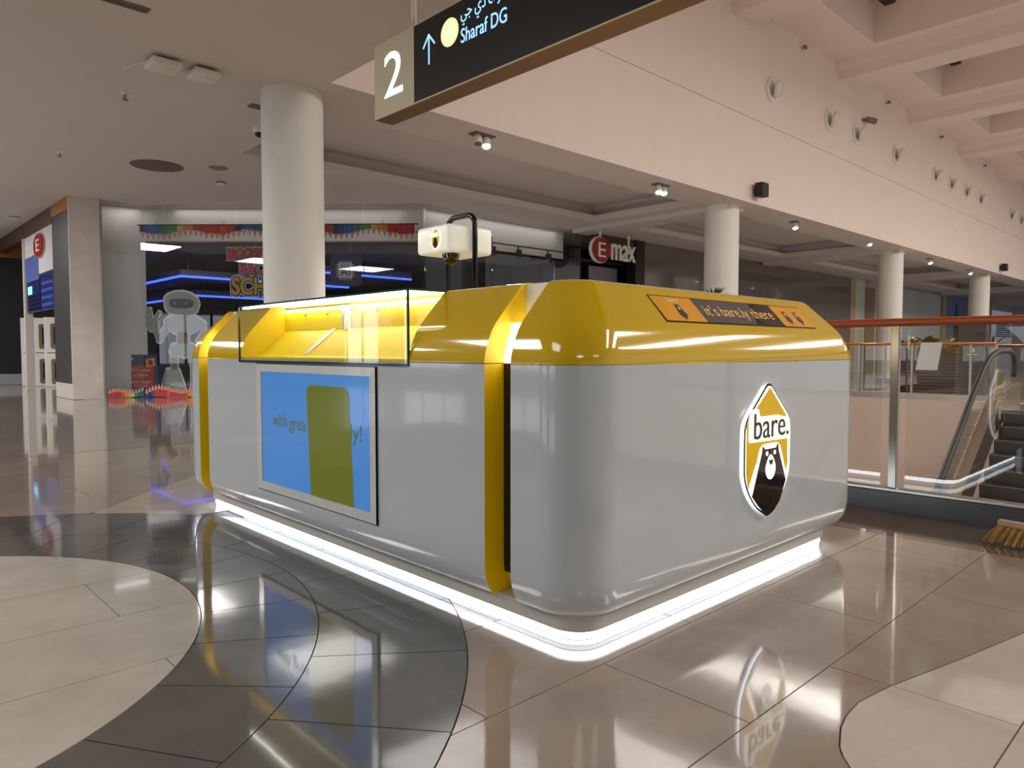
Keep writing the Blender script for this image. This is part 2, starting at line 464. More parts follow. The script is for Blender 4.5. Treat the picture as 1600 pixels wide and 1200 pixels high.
# ================================================================== COLUMNS
names = ['tall round white column behind the glass display case of the kiosk', 'round white column right of the hanging sign with a red disc',
         'round cream column behind the wooden handrail, left of the two far ones', 'round cream column farthest off above the dark pylon']
for i, x in enumerate((4.37, 14.8, 25.4, 36.0)):
    c = empty('column', (x, 8.65, 0), names[i], 'column', 'round columns under the bulkhead')
    c['kind'] = 'structure'
    mk('column_shaft', glathe([(.38, .12), (.38, H)], (x, 8.65, 0), n=48), M_COLUMN, c, smooth=False)
    sharp(c.children[0])
    mk('column_base', glathe([(.4, 0), (.4, .12), (.38, .13)], (x, 8.65, 0), n=48), M_STEEL, c)
    sharp(c.children[1] if len(c.children) > 1 else c.children[0])
# ================================================================== KIOSK
X0, X1, Y0, Y1 = 1.79, 4.15, 1.55, 5.20
K = empty('kiosk', ((X0+X1)/2, (Y0+Y1)/2, 0), 'glossy white and yellow rounded sales kiosk with a bear shield logo and glowing base', 'kiosk')
WP = [(.085, .094), (.064, .101), (.047, .110), (.030, .125), (.015, .150), (.005, .185), (.001, .215), (0, .24), (0, .26), (0, .98), (0, .9985)]
YP = [(0, 1.0015), (.0008, 1.015), (.004, 1.035), (.012, 1.062), (.024, 1.095), (.040, 1.128), (.060, 1.156), (.085, 1.184), (.094, 1.194), (.180, 1.289), (.190, 1.300), (.200, 1.308), (.215, 1.3145), (.235, 1.318), (.26, 1.318)]
def upath(d, z, ycut, front=True, na=10):
    r = .19-.4*d
    P = []
    a, b = X0+d, X1-d
    y = Y0+d
    P += [(a, ycut)]
    yc = y+r
    if ycut-yc > .02: P.append((a, yc+.012))
    for k in range(na+1):
        t = math.radians(180+90*k/na); P.append((a+r+r*math.cos(t), yc+r*math.sin(t)))
    P += [(a+r+.012, y), (b-r-.012, y)]
    for k in range(na+1):
        t = math.radians(270+90*k/na); P.append((b-r+r*math.cos(t), yc+r*math.sin(t)))
    if ycut-yc > .02: P.append((b, yc+.012))
    P.append((b, ycut))
    if not front:   # mirror to the far end: y -> Y0+Y1-y
        P = [(px, Y0+Y1-py) for px, py in P]
    return [(px, py, z) for px, py in P]
def u_shell(name, prof, ycut, m, front=True, top=False, yc_mat=None, lab=None):
    n0 = len(upath(0, 0, ycut))
    rings = []
    for d, z in prof:
        p = upath(d, z, ycut, front)
        rings.append(p)
    L = min(len(r) for r in rings)
    def fix(r):
        return r
    # equalise counts (the short support point may drop out)
    if len({len(r) for r in rings}) > 1:
        mx = max(len(r) for r in rings)
        rings = [r if len(r) == mx else [r[0], r[0]] + r[1:-1] + [r[-1], r[-1]] for r in rings]
    V, Fc = gloft(rings, False)
    n = len(rings[0])
    fm = [0]*len(Fc)
    # the cut face that looks into the gap
    left = [i*n for i in range(len(rings))]; right = [i*n+n-1 for i in range(len(rings))]
    Fc.append(tuple(left + right[::-1])); fm.append(1)
    if top:
        Fc.append(tuple((len(rings)-1)*n+j for j in range(n))); fm.append(0)
    o = mk(name, (V, Fc), [m, yc_mat or m], K, fm=fm)
    sharp(o, 40)
    if lab: o['label'] = lab
    return o
YC1, YM0, YM1, YC2 = 1.89, 2.034, 4.765, 4.922
u_shell('front_shell', WP, YC1, M_WHITE, True, False, M_YELM, 'glossy white lower front shell')
u_shell('front_cap', YP, YC1, M_YEL, True, True, M_YELM, 'glossy yellow sloping front top')
c2 = Y0+Y1-YC2
u_shell('end_shell', WP, c2, M_WHITE, False, False, M_YELM, 'glossy white lower end shell')
u_shell('end_cap', YP, c2, M_YEL, False, True, M_YELM, 'glossy yellow sloping end top')
def xsec(prof, off=0):
    l = [(X0+off+d, z) for d, z in prof]; r = [(X1-off-d, z) for d, z in prof][::-1]
    return l + r
def y_prism(name, poly, ya, yb, m, capm, lab=None):
    r0 = [(a, ya, z) for a, z in poly]; r1 = [(a, yb, z) for a, z in poly]
    g = gloft([r0, r1], True, True, True); n = len(poly)
    o = mk(name, g, [m, capm], K, fm=[0]*n+[1, 1]); sharp(o, 30)
    if lab: o['label'] = lab
    return o
SY0, SY1 = 2.522, 4.255      # glass display case
y_prism('side_shell', xsec(WP), YM0, YM1, M_WHITE, M_YELM, 'glossy white lower side shell')
y_prism('side_cap', xsec(YP), YM0, SY0, M_YEL, M_YELM, 'glossy yellow side top beside the glass case')
y_prism('side_cap', xsec(YP), SY1, YM1, M_YEL, M_YELM, 'glossy yellow side top left of the glass case')
rp = [(2.10, 1.0015), (2.10, 1.318)] + [(X1-d, z) for d, z in YP][::-1]
y_prism('counter_top', rp, SY0, SY1, M_YEL, M_YELM, 'yellow counter top behind the glass case')
# recessed joints between the shells
def recess(ya, yb):
    e = .1
    for prof, m, nm, lab in ((WP[:6], M_YELM, 'recess_foot', None), (WP[5:], M_BLACK, 'recess_strip', 'black recessed strip in the joint'),
                        (YP[:7], M_LEDW, 'recess_light', 'white light strip in the joint')):
        g = gloft([[(X0+e+min(d, .04), ya, z), (X0+e+min(d, .04), yb, z)] for d, z in prof], False)
        g2 = gloft([[(X1-e-min(d, .04), ya, z), (X1-e-min(d, .04), yb, z)] for d, z in prof], False)
        for gg in (g, g2):
            o = mk(nm, gg, m, K)
            if lab: o['label'] = lab
    for gg in (gbox((2.013, ya, 1.15), (2.03, yb, 1.312)), gbox((X1-.24, ya, 1.15), (X1-.223, yb, 1.312)), gbox((2.03, ya, 1.29), (X1-.24, yb, 1.312))): mk('recess_panel', gg, M_OFFW, K)
recess(YC1-.02, YM0+.0)
recess(YM1-.02, YC2+.0)
# plinth and light strip
def rr_ring(d, z, r, x0=1.855, x1=3.93, y0=1.612, y1=4.98, n=8):
    return [(a, b, z) for a, b in rrect(x0+d, y0+d, x1-d, y1-d, r, n)]
o = mk('plinth', gloft([rr_ring(.0, .052, .12), rr_ring(0, .112, .12)], True, True, True), M_PLINTH, K); sharp(o, 40)
o['label'] = 'pale grey plinth band'
o = mk('base_seam', gloft([rr_ring(.012, .0185, .11), rr_ring(.012, .0215, .11)], True, True, True), M_PLINTH, K)
o = mk('base_reflection_glow', gloft([rr_ring(.016, .0, .11), rr_ring(.016, .0185, .11)], True, True, True), mat('reflection_bluish', (214, 232, 250), .5, emit=2.2), K); sharp(o, 40)  # glowing band imitates the light strip's reflection in the floor
o = mk('base_light', gloft([rr_ring(.014, .0215, .11), rr_ring(.014, .052, .11)], True, True, True), M_LED, K); sharp(o, 40)
o['label'] = 'glowing cool white light strip'
# ---- screen on the long side
M_SCRB = mat('screen_blue', (40, 80, 130), 0.12, emit=0.62, emit_rgb=(78, 142, 214), coat=.4)
M_SCRG = mat('screen_olive', (60, 70, 20), 0.12, emit=0.45, emit_rgb=(124, 132, 34), coat=.4)
M_BEZ = mat('bezel_white', (214, 214, 210), 0.18, coat=.3)
XF = X0-.006
scr = mk('screen', gbox((XF+.001, 2.764, .252), (X0+.03, 4.016, .977)), M_BLACKG, K); scr['label'] = 'wide advertising screen showing a green bar on blue'
def kid(name, geo, m, par, **k):
    o = mk(name, geo, m, None, **k); o.parent = par; o.matrix_parent_inverse = par_inv(par); return o
def par_inv(par):
    """parts carry world coordinates; undo the offset of the thing's own Empty"""
    return Matrix.Identity(4) if par.parent is None else Matrix.Identity(4)
scr_o = [(2.768, .257), (4.012, .257), (4.012, .973), (2.768, .973)]
scr_i = [(2.812, .303), (3.948, .303), (3.948, .931), (2.812, .931)]
ring = gloft([[(XF-.004, a, b) for a, b in scr_o], [(XF-.006, a, b) for a, b in scr_i], [(XF+.003, a, b) for a, b in scr_i]], True)
kid('bezel', ring, M_BEZ, scr)
kid('display', gbox((XF, 2.80, .29), (XF+.004, 3.96, .945)), M_SCRB, scr)
bar = rrect(3.00, .20, 3.42, .872, .05)
bar = [(a + (.10*(.872-b)/.57 if True else 0)*-.35, max(b, .303)) for a, b in bar]
kid('picture_bar', gprism(bar, (XF-.0012, 0, 0), (0, 1, 0), (0, 0, 1), (.0008, 0, 0)), M_SCRG, scr)
def ktext(par, name, s, o, u, v, w_, h_, m, depth=.004):
    t = text(name, s, o, u, v, w_, h_, m, None, depth); t.parent = par; return t
M_SCRT = mat('screen_text', (70, 80, 30), 0.2, emit=0.4, emit_rgb=(96, 120, 60))
ktext(scr, 'caption', 'with', (XF-.0004, 3.81, .632), (0, -1, 0), (0, 0, 1), .165, .072, M_SCRT, .0006)
ktext(scr, 'caption', 'grea', (XF-.0004, 3.615, .605), (0, -1, 0), (0, 0, 1), .185, .072, M_SCRT, .0006)
ktext(scr, 'caption', 'ly!', (XF-.0004, 2.99, .60), (0, -1, 0), (0, 0, 1), .10, .10, M_SCRT, .0006)
# ---- glass display case
def pane(name, lo, hi, m=M_GLASS): return mk(name, gbox(lo, hi), m, K)
pane('front_pane', (X0-.004, SY0, .988), (X0+.004, SY1, 1.305))
pane('top_pane', (X0-.004, SY0, 1.305), (2.10, SY1, 1.313))
pane('end_pane', (X0+.004, SY0+.001, 1.0), (2.09, SY0+.007, 1.305))
e = .0035
for gg in (gbox((X0-.007, SY0-.004, .982), (X0+.006, SY1+.004, .992)), gbox((X0-.006, SY0-.003, .99), (X0+.004, SY0+.004, 1.313)), gbox((X0-.006, SY1-.004, .99), (X0+.004, SY1+.003, 1.313)),
                      gbox((X0-.006, SY0, 1.305), (X0+.003, SY1, 1.314)), gbox((X0, SY0-.003, 1.306), (2.10, SY0+.004, 1.315))): mk('glass_edge', gg, M_EDGE, K)
# sloping display board, back panel, divider, light bars
y_prism('display_board', [(X0+.006, .9995), (2.098, .9995), (2.098, 1.17), (2.085, 1.17), (1.90, 1.022), (X0+.006, 1.012)], SY0, SY1, M_YELM, M_YELM)
mk('back_panel', gbox((2.080, 3.54, 1.17), (2.098, SY1, 1.30)), M_YELM, K)
for gg in (gbox((2.06, 3.50, 1.165), (2.098, 3.512, 1.30)), gbox((2.06, 3.526, 1.165), (2.098, 3.538, 1.30))): mk('case_divider', gg, M_WPLAST, K)
mk('board_strip', gprism([(1.905, 1.028), (2.082, 1.1695), (2.082, 1.174), (1.905, 1.032)], (0, 3.63, 0), (1, 0, 0), (0, 0, 1), (0, .045, 0)), M_WPLAST, K)
for gg in (gbox((2.055, SY0+.02, 1.283), (2.08, SY1-.02, 1.295)), gbox((X0+.012, SY0+.02, 1.294), (X0+.024, SY1-.02, 1.303))): mk('case_light', gg, mat('case_led', (255, 252, 238), .5, emit=11.0), K)['label'] = 'thin white light bar'
for yy in (3.72, 3.98, 3.2): mk('knob', glathe([(.0, 0), (.009, 0), (.009, .006), (.0, .008)], (2.079, yy, 1.262), (-1, 0, 0), 12), M_STEEL, K)
# ---- banner panel on the sloped front top
BU = Vector((1, 0, 0)); BV = Vector((0, .110, .120)).normalized(); BN = BU.cross(BV)
BO = Vector((2.367, Y0+.064, 1.1605))
BH = Vector((0, .102, .111)).length
M_BANO = mat('banner_orange', (232, 160, 20), .3); M_BANK = mat('banner_black', (40, 36, 40), .15); M_BANG = mat('banner_grey', (86, 80, 84), .2)
ban = mk('banner', gprism([(0, 0), (1.333, 0), (1.333, BH), (0, BH)], BO, BU, BV, BN*.003), M_BLACKG, K); ban['label'] = 'slim printed slogan panel in orange and black'
def bpoly(name, P, m, lift): 
    o = mk(name, gprism(P, BO + BN*(lift-.0012), BU, BV, BN*.0012), m, None); o.parent = ban; return o
q = .006
bpoly('print_field', [(q, q), (.30, q), (.30, BH-q), (q, BH-q)], M_BANO, .0042)
bpoly('print_field', [(.30, q), (.72, q), (.80, BH-q), (.30, BH-q)], M_BANG, .0042)
bpoly('print_field', [(.80, q), (.745, BH*.45), (.86, BH-q), (1.0, BH-q), (1.0, q)], M_BANK, .0042)
bpoly('print_field', [(1.0, q), (1.327, q), (1.327, BH-q), (1.0, BH-q)], M_BANO, .0042)
M_BANT = mat('banner_text', (246, 196, 90), .4)
for wd_, a_, b_, w_, h_ in (("it's", .345, .046, .105, .064), ('bare.ly', .478, .028, .235, .082), ('there', .745, .046, .205, .064)):
    ktext(ban, 'slogan_word', wd_, BO + BU*a_ + BV*b_ + BN*.0042, BU, BV, w_, h_, M_BANT, .0012)
def bear(parent, o, u, v, s, m, m2, lift, dep):
    """little standing bear mark; s = height"""
    n = Vector(u).cross(Vector(v)).normalized()
    P = [(-.30, 0), (-.18, .62), (-.20, .74), (-.12, .70), (.12, .70), (.20, .74), (.18, .62), (.30, 0), (0, -.3)]
    b = mk('bear_mark', gprism([(a*s, c*s) for a, c in P], Vector(o)+n*lift, u, v, n*dep), m, None); b.parent = parent
    b2 = mk('bear_muzzle', gprism(ell(0, .45*s, .07*s, .12*s, 14), Vector(o)+n*(lift+dep), u, v, n*dep*.6), m2, None); b2.parent = parent
bear(ban, BO+BU*.155+BV*.04, BU, BV, .085, M_BLACK, M_WPLAST, .0042, .0012)
bear(ban, BO+BU*1.10+BV*.045, BU, BV, .09, M_BLACK, M_WPLAST, .0042, .0012)
bear(ban, BO+BU*1.22+BV*.045, BU, BV, .09, M_BLACK, M_WPLAST, .0042, .0012)
ktext(ban, 'small_word', 'bare.', BO+BU*.115+BV*.115+BN*.0042, BU, BV, .08, .025, M_WPLAST, .0012)
# ---- bear shield sign on the short side
U3, V3 = Vector((1, 0, 0)), Vector((0, 0, 1))
def shield(g):
    P = [(3.05, .912+g*1.35), (3.263+g, .735+g*.4), (3.263+g, .50), (3.225+g*.9, .425-g*.2), (3.15+g*.5, .350-g*.7), (3.05, .302-g*1.3), (2.95-g*.5, .350-g*.7), (2.875-g*.9, .425-g*.2), (2.837-g, .50), (2.837-g, .735+g*.4)]
    return rpoly(P, [.035, .05, .05, .04, .04, .012, .04, .04, .05, .05], 4)
M_HALO = mat('halo_white', (240, 246, 255), .5, emit=5.0)
M_LOGOY = mat('logo_yellow', (226, 184, 8), .3, emit=.22, emit_rgb=(226, 186, 10))
M_LOGOW = mat('logo_glow', (255, 252, 240), .5, emit=1.6)
M_LOGOK = mat('logo_black', (20, 20, 26), .12, coat=.3)
YL = Y0
sg = mk('logo_sign', gprism(shield(-.006), (0, YL-.011, 0), U3, V3, (0, .012, 0)), M_HALO, K); sg['label'] = 'backlit shield sign with a black bear under a short black word'
def lp(name, P, y, t, m):
    o = mk(name, gprism(P, (0, YL-y-t+.005, 0), U3, V3, (0, t, 0)), m, None); o.parent = sg; return o
lp('shield_rim', shield(.002), .017, .004, M_LOGOK)
lp('shield_face', shield(-.0075), .021, .003, M_LOGOW)
lp('shield_field', [(3.05, .885), (3.205, .755), (3.228, .70), (3.228, .57), (3.17, .55), (3.10, .60), (3.0, .60), (2.93, .55), (2.864, .45), (2.846, .52), (2.846, .735)], .024, .002, M_LOGOY)
lp('shield_field', [(3.228, .57), (3.232, .53), (3.19, .43), (3.165, .50), (3.17, .55)], .024, .002, M_LOGOY)
glow = rpoly([(2.862, .650), (3.242, .642), (3.242, .735), (3.12, .757), (2.955, .757), (2.945, .793), (2.885, .793), (2.862, .76)], .012, 3)
lp('word_glow', glow, .026, .002, M_LOGOW)
ktext(sg, 'sign_word', 'bare.', (2.902, YL-.023, .660), U3, V3, .324, .114, M_LOGOK, .004)
lp('bear_glow', rpoly([(2.895, .43), (2.958, .61), (2.985, .632), (3.125, .632), (3.15, .615), (3.215, .475), (3.17, .40), (2.95, .40)], .01, 2), .026, .002, M_LOGOW)
bearP = [(2.893, .412), (2.978, .598), (2.981, .621), (2.988, .624), (3.000, .610), (3.108, .610), (3.121, .626), (3.128, .622), (3.131, .598), (3.206, .450), (3.15, .362), (3.10, .327), (3.05, .308), (3.0, .327), (2.95, .362)]
lp('bear_body', bearP, .028, .003, M_LOGOK)
lp('bear_muzzle', [(a if b < .525 else 3.053+(a-3.053)*(1-.45*(b-.525)/.06), b) for a, b in ell(3.053, .527, .046, .056, 28)], .031, .002, M_LOGOW)
for xx in (3.018, 3.090): lp('bear_eye', ell(xx, .590, .009, .010, 16), .031, .002, M_LOGOW)
lp('bear_nose', rpoly([(3.034, .560), (3.072, .560), (3.068, .545), (3.053, .534), (3.038, .545)], .006, 3), .0331, .002, M_LOGOK)
# ---- camera unit standing on the counter
XH = 2.6
hd = empty('camera_stand', (XH, 3.16, 1.318), 'black tube hoop carrying a white box with bear logo and dome camera above the kiosk', 'camera stand')
ya, yb, zt = 3.27, 3.03, 1.80
path = [(XH, ya, 1.319), (XH, ya, zt-.06)] + [(XH, ya-.06+.06*math.cos(t), zt-.06+.06*math.sin(t)) for t in [PI/2*k/6 for k in range(1, 7)]] + \
       [(XH, yb+.06-.06*math.sin(t), zt-.06+.06*math.cos(t)) for t in [PI/2*k/6 for k in range(0, 7)]] + [(XH, yb, 1.319)]
o = mk('hoop', gtube(path, .0155, 14), M_BLACKG, hd, smooth=True); sharp(o, 60)
def rbox(name, lo, hi, r, m, par, seg=4):
    o = mk(name, gbox(lo, hi), m, par, bevel=r, seg=seg); sharp(o, 50); return o
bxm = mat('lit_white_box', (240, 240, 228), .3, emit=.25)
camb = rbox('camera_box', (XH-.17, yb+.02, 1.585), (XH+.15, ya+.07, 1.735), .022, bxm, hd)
camb['label'] = 'white rounded box with a small shield logo'
def hlogo(P, x, t, m, nm):
    o = mk(nm, gprism(P, (XH-.17-x-t, 3.16, 1.66), (0, -1, 0), (0, 0, 1), (t, 0, 0)), m, None); o.parent = camb; return o
shp = rpoly([(0, .058), (.036, .028), (.036, -.02), (.02, -.042), (0, -.056), (-.02, -.042), (-.036, -.02), (-.036, .028)], .008, 3)
hlogo([(a*1.12, b*1.08) for a, b in shp], 0, .002, M_LOGOW, 'logo_halo')
hlogo(shp, .002, .002, M_LOGOY, 'logo_field')
hlogo(rpoly([(-.02, -.035), (-.012, .006), (.012, .006), (.02, -.035), (0, -.055)], .004, 2), .004, .002, M_LOGOK, 'logo_bear')
hlogo(rpoly([(-.028, .012), (.028, .012), (.028, .03), (-.028, .03)], .003, 2), .004, .002, M_LOGOW, 'logo_word')
o = mk('camera_dome', glathe([(.0, -.062), (.02, -.058), (.036, -.046), (.045, -.025), (.048, -.004), (.05, 0), (.0, .002)], (XH-.09, 3.13, 1.583), (0, 0, 1), 24), mat('dome_dark', (26, 22, 16), .06, coat=.6), hd); sharp(o, 50)
mk('camera_bracket', gbox((XH+.15, yb+.05, 1.62), (XH+.175, yb+.10, 1.70)), M_BLACK, hd)
# ================================================================== RAILING BY THE VOID
XR = 5.06
RG = 'posts and glass of the near railing'
rail = empty('railing', (XR, 1.0, 0), 'near glass railing with round red wooden handrail and steel posts', 'railing')
mk('curb', gbox((5.0, -9, -.006), (5.14, 7.6, .125)), mat('curb_slate', (70, 70, 70), .3, noise=.12, nscale=5), rail)['label'] = 'dark slate curb'
mk('shoe', gbox((5.015, -9, .125), (5.10, 7.6, .145)), M_STEEL, rail, bevel=.004)
o = mk('handrail', gtube([(XR, -9, 1.232), (XR, 7.6, 1.232)], .027, 20), M_WOODR, rail); sharp(o, 50); o['label'] = 'round polished red-brown wooden handrail'
ys = [1.68 - 1.45*k for k in range(-4, 7)]
for yy in ys:
    p_ = mk('post', gbox((XR-.012, yy-.026, .14), (XR+.03, yy+.026, 1.21)), M_STEEL, rail, bevel=.004)
for ya_, yb_ in zip(ys[1:], ys[:-1]):
    mk('glass_panel', gbox((XR-.005, ya_+.075, .15), (XR+.005, yb_-.075, 1.19)), M_RAILGL, rail)
rail2 = empty('railing', (16.95, 1.0, 0), 'far glass railing across the void with slim wooden handrail', 'railing')
mk('curb', gbox((16.97, 3.4, -.006), (17.12, 7.6, .13)), M_STEEL, rail2); mk('curb', gbox((16.97, -9, -.006), (17.12, 1.8, .13)), M_STEEL, rail2)
o = mk('handrail', gtube([(17.0, 3.75, 1.19), (17.0, 7.6, 1.19)], .03, 12), M_WOODR, rail2, smooth=True)
for yy in (7.4, 6.4, 5.3, 4.2, 3.75): mk('post', gbox((16.98, yy-.02, .13), (17.02, yy+.02, 1.17)), M_STEEL, rail2)
for a, b in ((6.4, 7.4), (5.3, 6.4), (4.2, 5.3), (3.75, 4.2)): mk('glass_panel', gbox((16.995, a+.03, .14), (17.005, b-.03, 1.15)), M_RAILGL, rail2)
rail3 = empty('railing', (19.5, 2.5, 0), 'short far railing with wooden handrail behind the escalator top', 'railing')
mk('handrail', gtube([(19.5, 4.42, 1.15), (19.5, -4, 1.15)], .04, 12), M_WOODR, rail3, smooth=True)
for yy in (4.38, 3.2, 2.0, .8, -.4): mk('post', gbox((19.48, yy-.02, 0), (19.52, yy+.02, 1.12)), M_STEEL, rail3)
for a, b in ((3.2, 4.38), (2.0, 3.2), (.8, 2.0), (-.4, .8)): mk('glass_panel', gbox((19.495, a+.03, .06), (19.505, b-.03, 1.09)), M_RAILGL, rail3)
nt_ = tag(mk('notice_sheet', gprism([(0, 0), (.125, 0), (.15, .175), (.03, .175)], (XR-.007, 1.555, .925), (0, -1, 0), (0, 0, 1), (-.0015, 0, 0)), mat('paper_blue_white', (244, 250, 254), .6)),
          'pale paper notice taped to the near railing glass', 'notice')
# ================================================================== ESCALATOR
ES = empty('escalator', (13.0, 2.55, -1.0), 'dark escalator rising to the far landing with black handrails and steel skirts', 'escalator')
SL = .79/1.03
def esc_path(off):   # x,z of a line parallel to the handrail, off = drop below the handrail
    P = [(6.9, -.45-(12.1-6.9)*SL-off), (12.1, -.45-off), (13.13, .34-off), (14.0, .92-off*1.0)]
    P += [(14.5, 1.02-off), (15.2, 1.04-off)]
    return P
M_RUB = mat('rubber_black', (12, 12, 12), .6)
for yy, nm in ((3.2, 0), (1.95, 1)):
    hp = [(6.9, -.45-(12.1-6.9)*SL), (12.1, -.45), (13.13, .34), (13.7, .75), (14.1, .94), (14.6, 1.03), (15.3, 1.04), (15.6, 1.0), (15.78, .88), (15.82, .72), (15.72, .58)]
    o = mk('handrail', gtube([(a, yy, b) for a, b in hp], .045, 10), M_RUB, ES, smooth=True)
    gl = [(a, b-.03) for a, b in hp[:-2]] + [(15.74, .45), (15.1, .42), (14.5, .30), (14.0, .05), (12.56, -.95), (6.9, -5.3)]
    mk('balustrade_glass', gprism(gl, (0, yy-.006, 0), (1, 0, 0), (0, 0, 1), (0, .012, 0)), M_RAILGL, ES)
    sk = [(6.9, -5.3), (12.56, -.93), (14.0, .06), (14.5, .31), (15.1, .43), (15.9, .46), (15.9, .0), (14.9, -.1), (14.2, -.35), (12.8, -1.35), (6.9, -5.8)]
    mk('skirt_deck', gprism(sk, (0, yy-.09, 0), (1, 0, 0), (0, 0, 1), (0, .18, 0)), mat('bronze_steel', (164, 148, 134), .3, metal=.9), ES, bevel=.008)
M_STEP = mat('step_metal', (40, 38, 38), .45, metal=.3)
st = None
for k in range(18):
    zz = -.02-.21*k; xx = 14.55-.274*k
    prof_ = [(0, 0), (.42, 0), (.42, -.05), (.06, -.22), (.02, -.21)]
    if st is None:
        st = mk('step', gprism(prof_, (0, 2.06, 0), (1, 0, 0), (0, 0, 1), (0, 1.03, 0)), M_STEP, ES)
        s_ = st
    else:
        s_ = st.copy(); COL.objects.link(s_)
    s_.location = (xx, 0, zz)
    ln = mk('step_edge', gbox((xx-.004, 2.06, zz-.012), (xx+.0, 3.09, zz+.002)), mat('step_edge_grey', (96, 92, 88), .4), ES)
mk('landing_plate', gbox((14.9, 1.9, -.03), (16.95, 3.3, .0)), M_STEEL, ES)
# ================================================================== BROOM
BR0, BR1 = Vector((4.60, 1.02, 0)), Vector((4.52, .45, 0))
bd = (BR1-BR0).normalized(); bn = Vector((-bd.y, bd.x, 0)); bn = bn if bn.x > 0 else -bn
br = empty('broom', (BR0+BR1)/2, 'straw broom with a pale wooden head lying on the floor by the railing', 'broom')
M_STRAW = mat('straw', (196, 154, 84), .7, noise=.2, nscale=30)
M_STRAW2 = mat('straw_dark', (160, 118, 58), .7, noise=.2, nscale=30)
M_BRW = mat('broom_wood', (186, 152, 118), .5, noise=.1)
hz = .115
mk('broom_head', gprism([(-.022, -.016), (.022, -.016), (.022, .016), (-.022, .016)], BR0 + Vector((0, 0, hz)) + bd*.04, bn, (0, 0, 1), bd*.50), M_BRW, br, bevel=.006)
for k in range(46):
    t = k/45; top = BR0 + bd*(.045+.48*t) + Vector((0, 0, hz-.014)) + bn*random.uniform(-.012, .012)
    out = BR0 + bd*(-.005+.585*t) + bn*random.uniform(-.075, -.005) + Vector((0, 0, .006+random.uniform(0, .012)))
    mid = (top+out)/2 + Vector((0, 0, .006))
    mk('bristle_tuft', gtube([top, mid, out], [.006, .008, .0065], 5), M_STRAW if k % 3 else M_STRAW2, br)
mk('broom_handle', gtube([BR0+bd*.28+Vector((0, 0, hz+.01)), BR0+bd*.5+bn*.12+Vector((0, 0, .30)), BR0+bd*1.3+bn*.35+Vector((0, 0, .9))], .012, 10), M_BRW, br, smooth=True)

# ================================================================== HANGING SIGN
XS = 3.5; ys0, ys1 = 5.40, 0.9
zs0, zs1 = 3.035, 3.655
sg2 = empty('hanging_sign', (XS, 3.2, zs0), 'long black hanging wayfinding sign with a gold panel numbered 2', 'sign')
M_SGOLD = mat('sign_gold', (140, 108, 62), .35, metal=.6)
M_SGOLDF = mat('sign_gold_face', (208, 200, 172), .4)
M_SBLK = mat('sign_black_face', (22, 24, 28), .3)
mk('sign_case', gbox((XS, ys1, zs0), (XS+.18, ys0, zs1)), M_SGOLD, sg2, bevel=.004)
mk('number_panel', gbox((XS-.006, 4.822, zs0+.012), (XS+.001, ys0-.004, zs1-.004)), M_SGOLDF, sg2)
mk('direction_panel', gbox((XS-.006, ys1, zs0+.012), (XS+.001, 4.818, zs1-.004)), M_SBLK, sg2)
mk('edge_trim', gbox((XS-.008, ys1, zs0+.002), (XS+.002, ys0, zs0+.012)), M_SGOLDF, sg2)
mk('edge_trim', gbox((XS-.008, ys1, zs1-.006), (XS+.002, ys0, zs1+.002)), M_SGOLDF, sg2)
for yy in (4.95, 1.6):
    mk('hanger_rod', gtube([(XS+.09, yy, zs1), (XS+.09, yy, H)], .022, 12), M_WPLAST, sg2, smooth=True)
UY, UZ = Vector((0, -1, 0)), Vector((0, 0, 1))
text('numeral', '2', (XS-.006, 5.245, zs0+.15), UY, UZ, .265, .36, M_TXT_LIT, sg2, .003)
def sp(nm, P, m, y, z, d=.003): return mk(nm, gprism(P, (XS-.006, y, z), UY, UZ, (-d, 0, 0)), m, sg2)
M_ARW = mat('arrow_lit', (150, 208, 255), .5, emit=1.2)
def stroke(a, b, wd):
    a, b = Vector(a), Vector(b); t = (b-a).normalized(); n = Vector((-t.y, t.x))*wd/2
    return [tuple(a-n), tuple(b-n), tuple(b+n), tuple(a+n)]
sp('arrow', stroke((0, -.115), (0, .115), .014), M_ARW, 4.62, 3.41)
sp('arrow', stroke((-.075, .025), (.003, .115), .014), M_ARW, 4.62, 3.41)
sp('arrow', stroke((.075, .025), (-.003, .115), .014), M_ARW, 4.62, 3.41)
sp('shop_disc', ell(0, 0, .105, .105, 32), mat('disc_lit', (236, 224, 160), .5, emit=1.0), 4.36, 3.46)
sp('disc_figure', [(-.05, -.06), (.05, -.06), (.05, .06), (-.05, .06)], mat('disc_mark', (214, 226, 196), .5, emit=1.0), 4.36, 3.46, .004)
text('latin_name', 'Sharaf DG', (XS-.006, 4.225, 3.335), UY, UZ, .50, .105, M_ARW, sg2, .003)
text('arabic_name', '\uFEF2\uFE9F \uFEF1\uFEA9 \uFED1\uFEAE\uFEB7', (XS-.006, 4.225, 3.46), UY, UZ, .52, .15, M_ARW, sg2, .003)

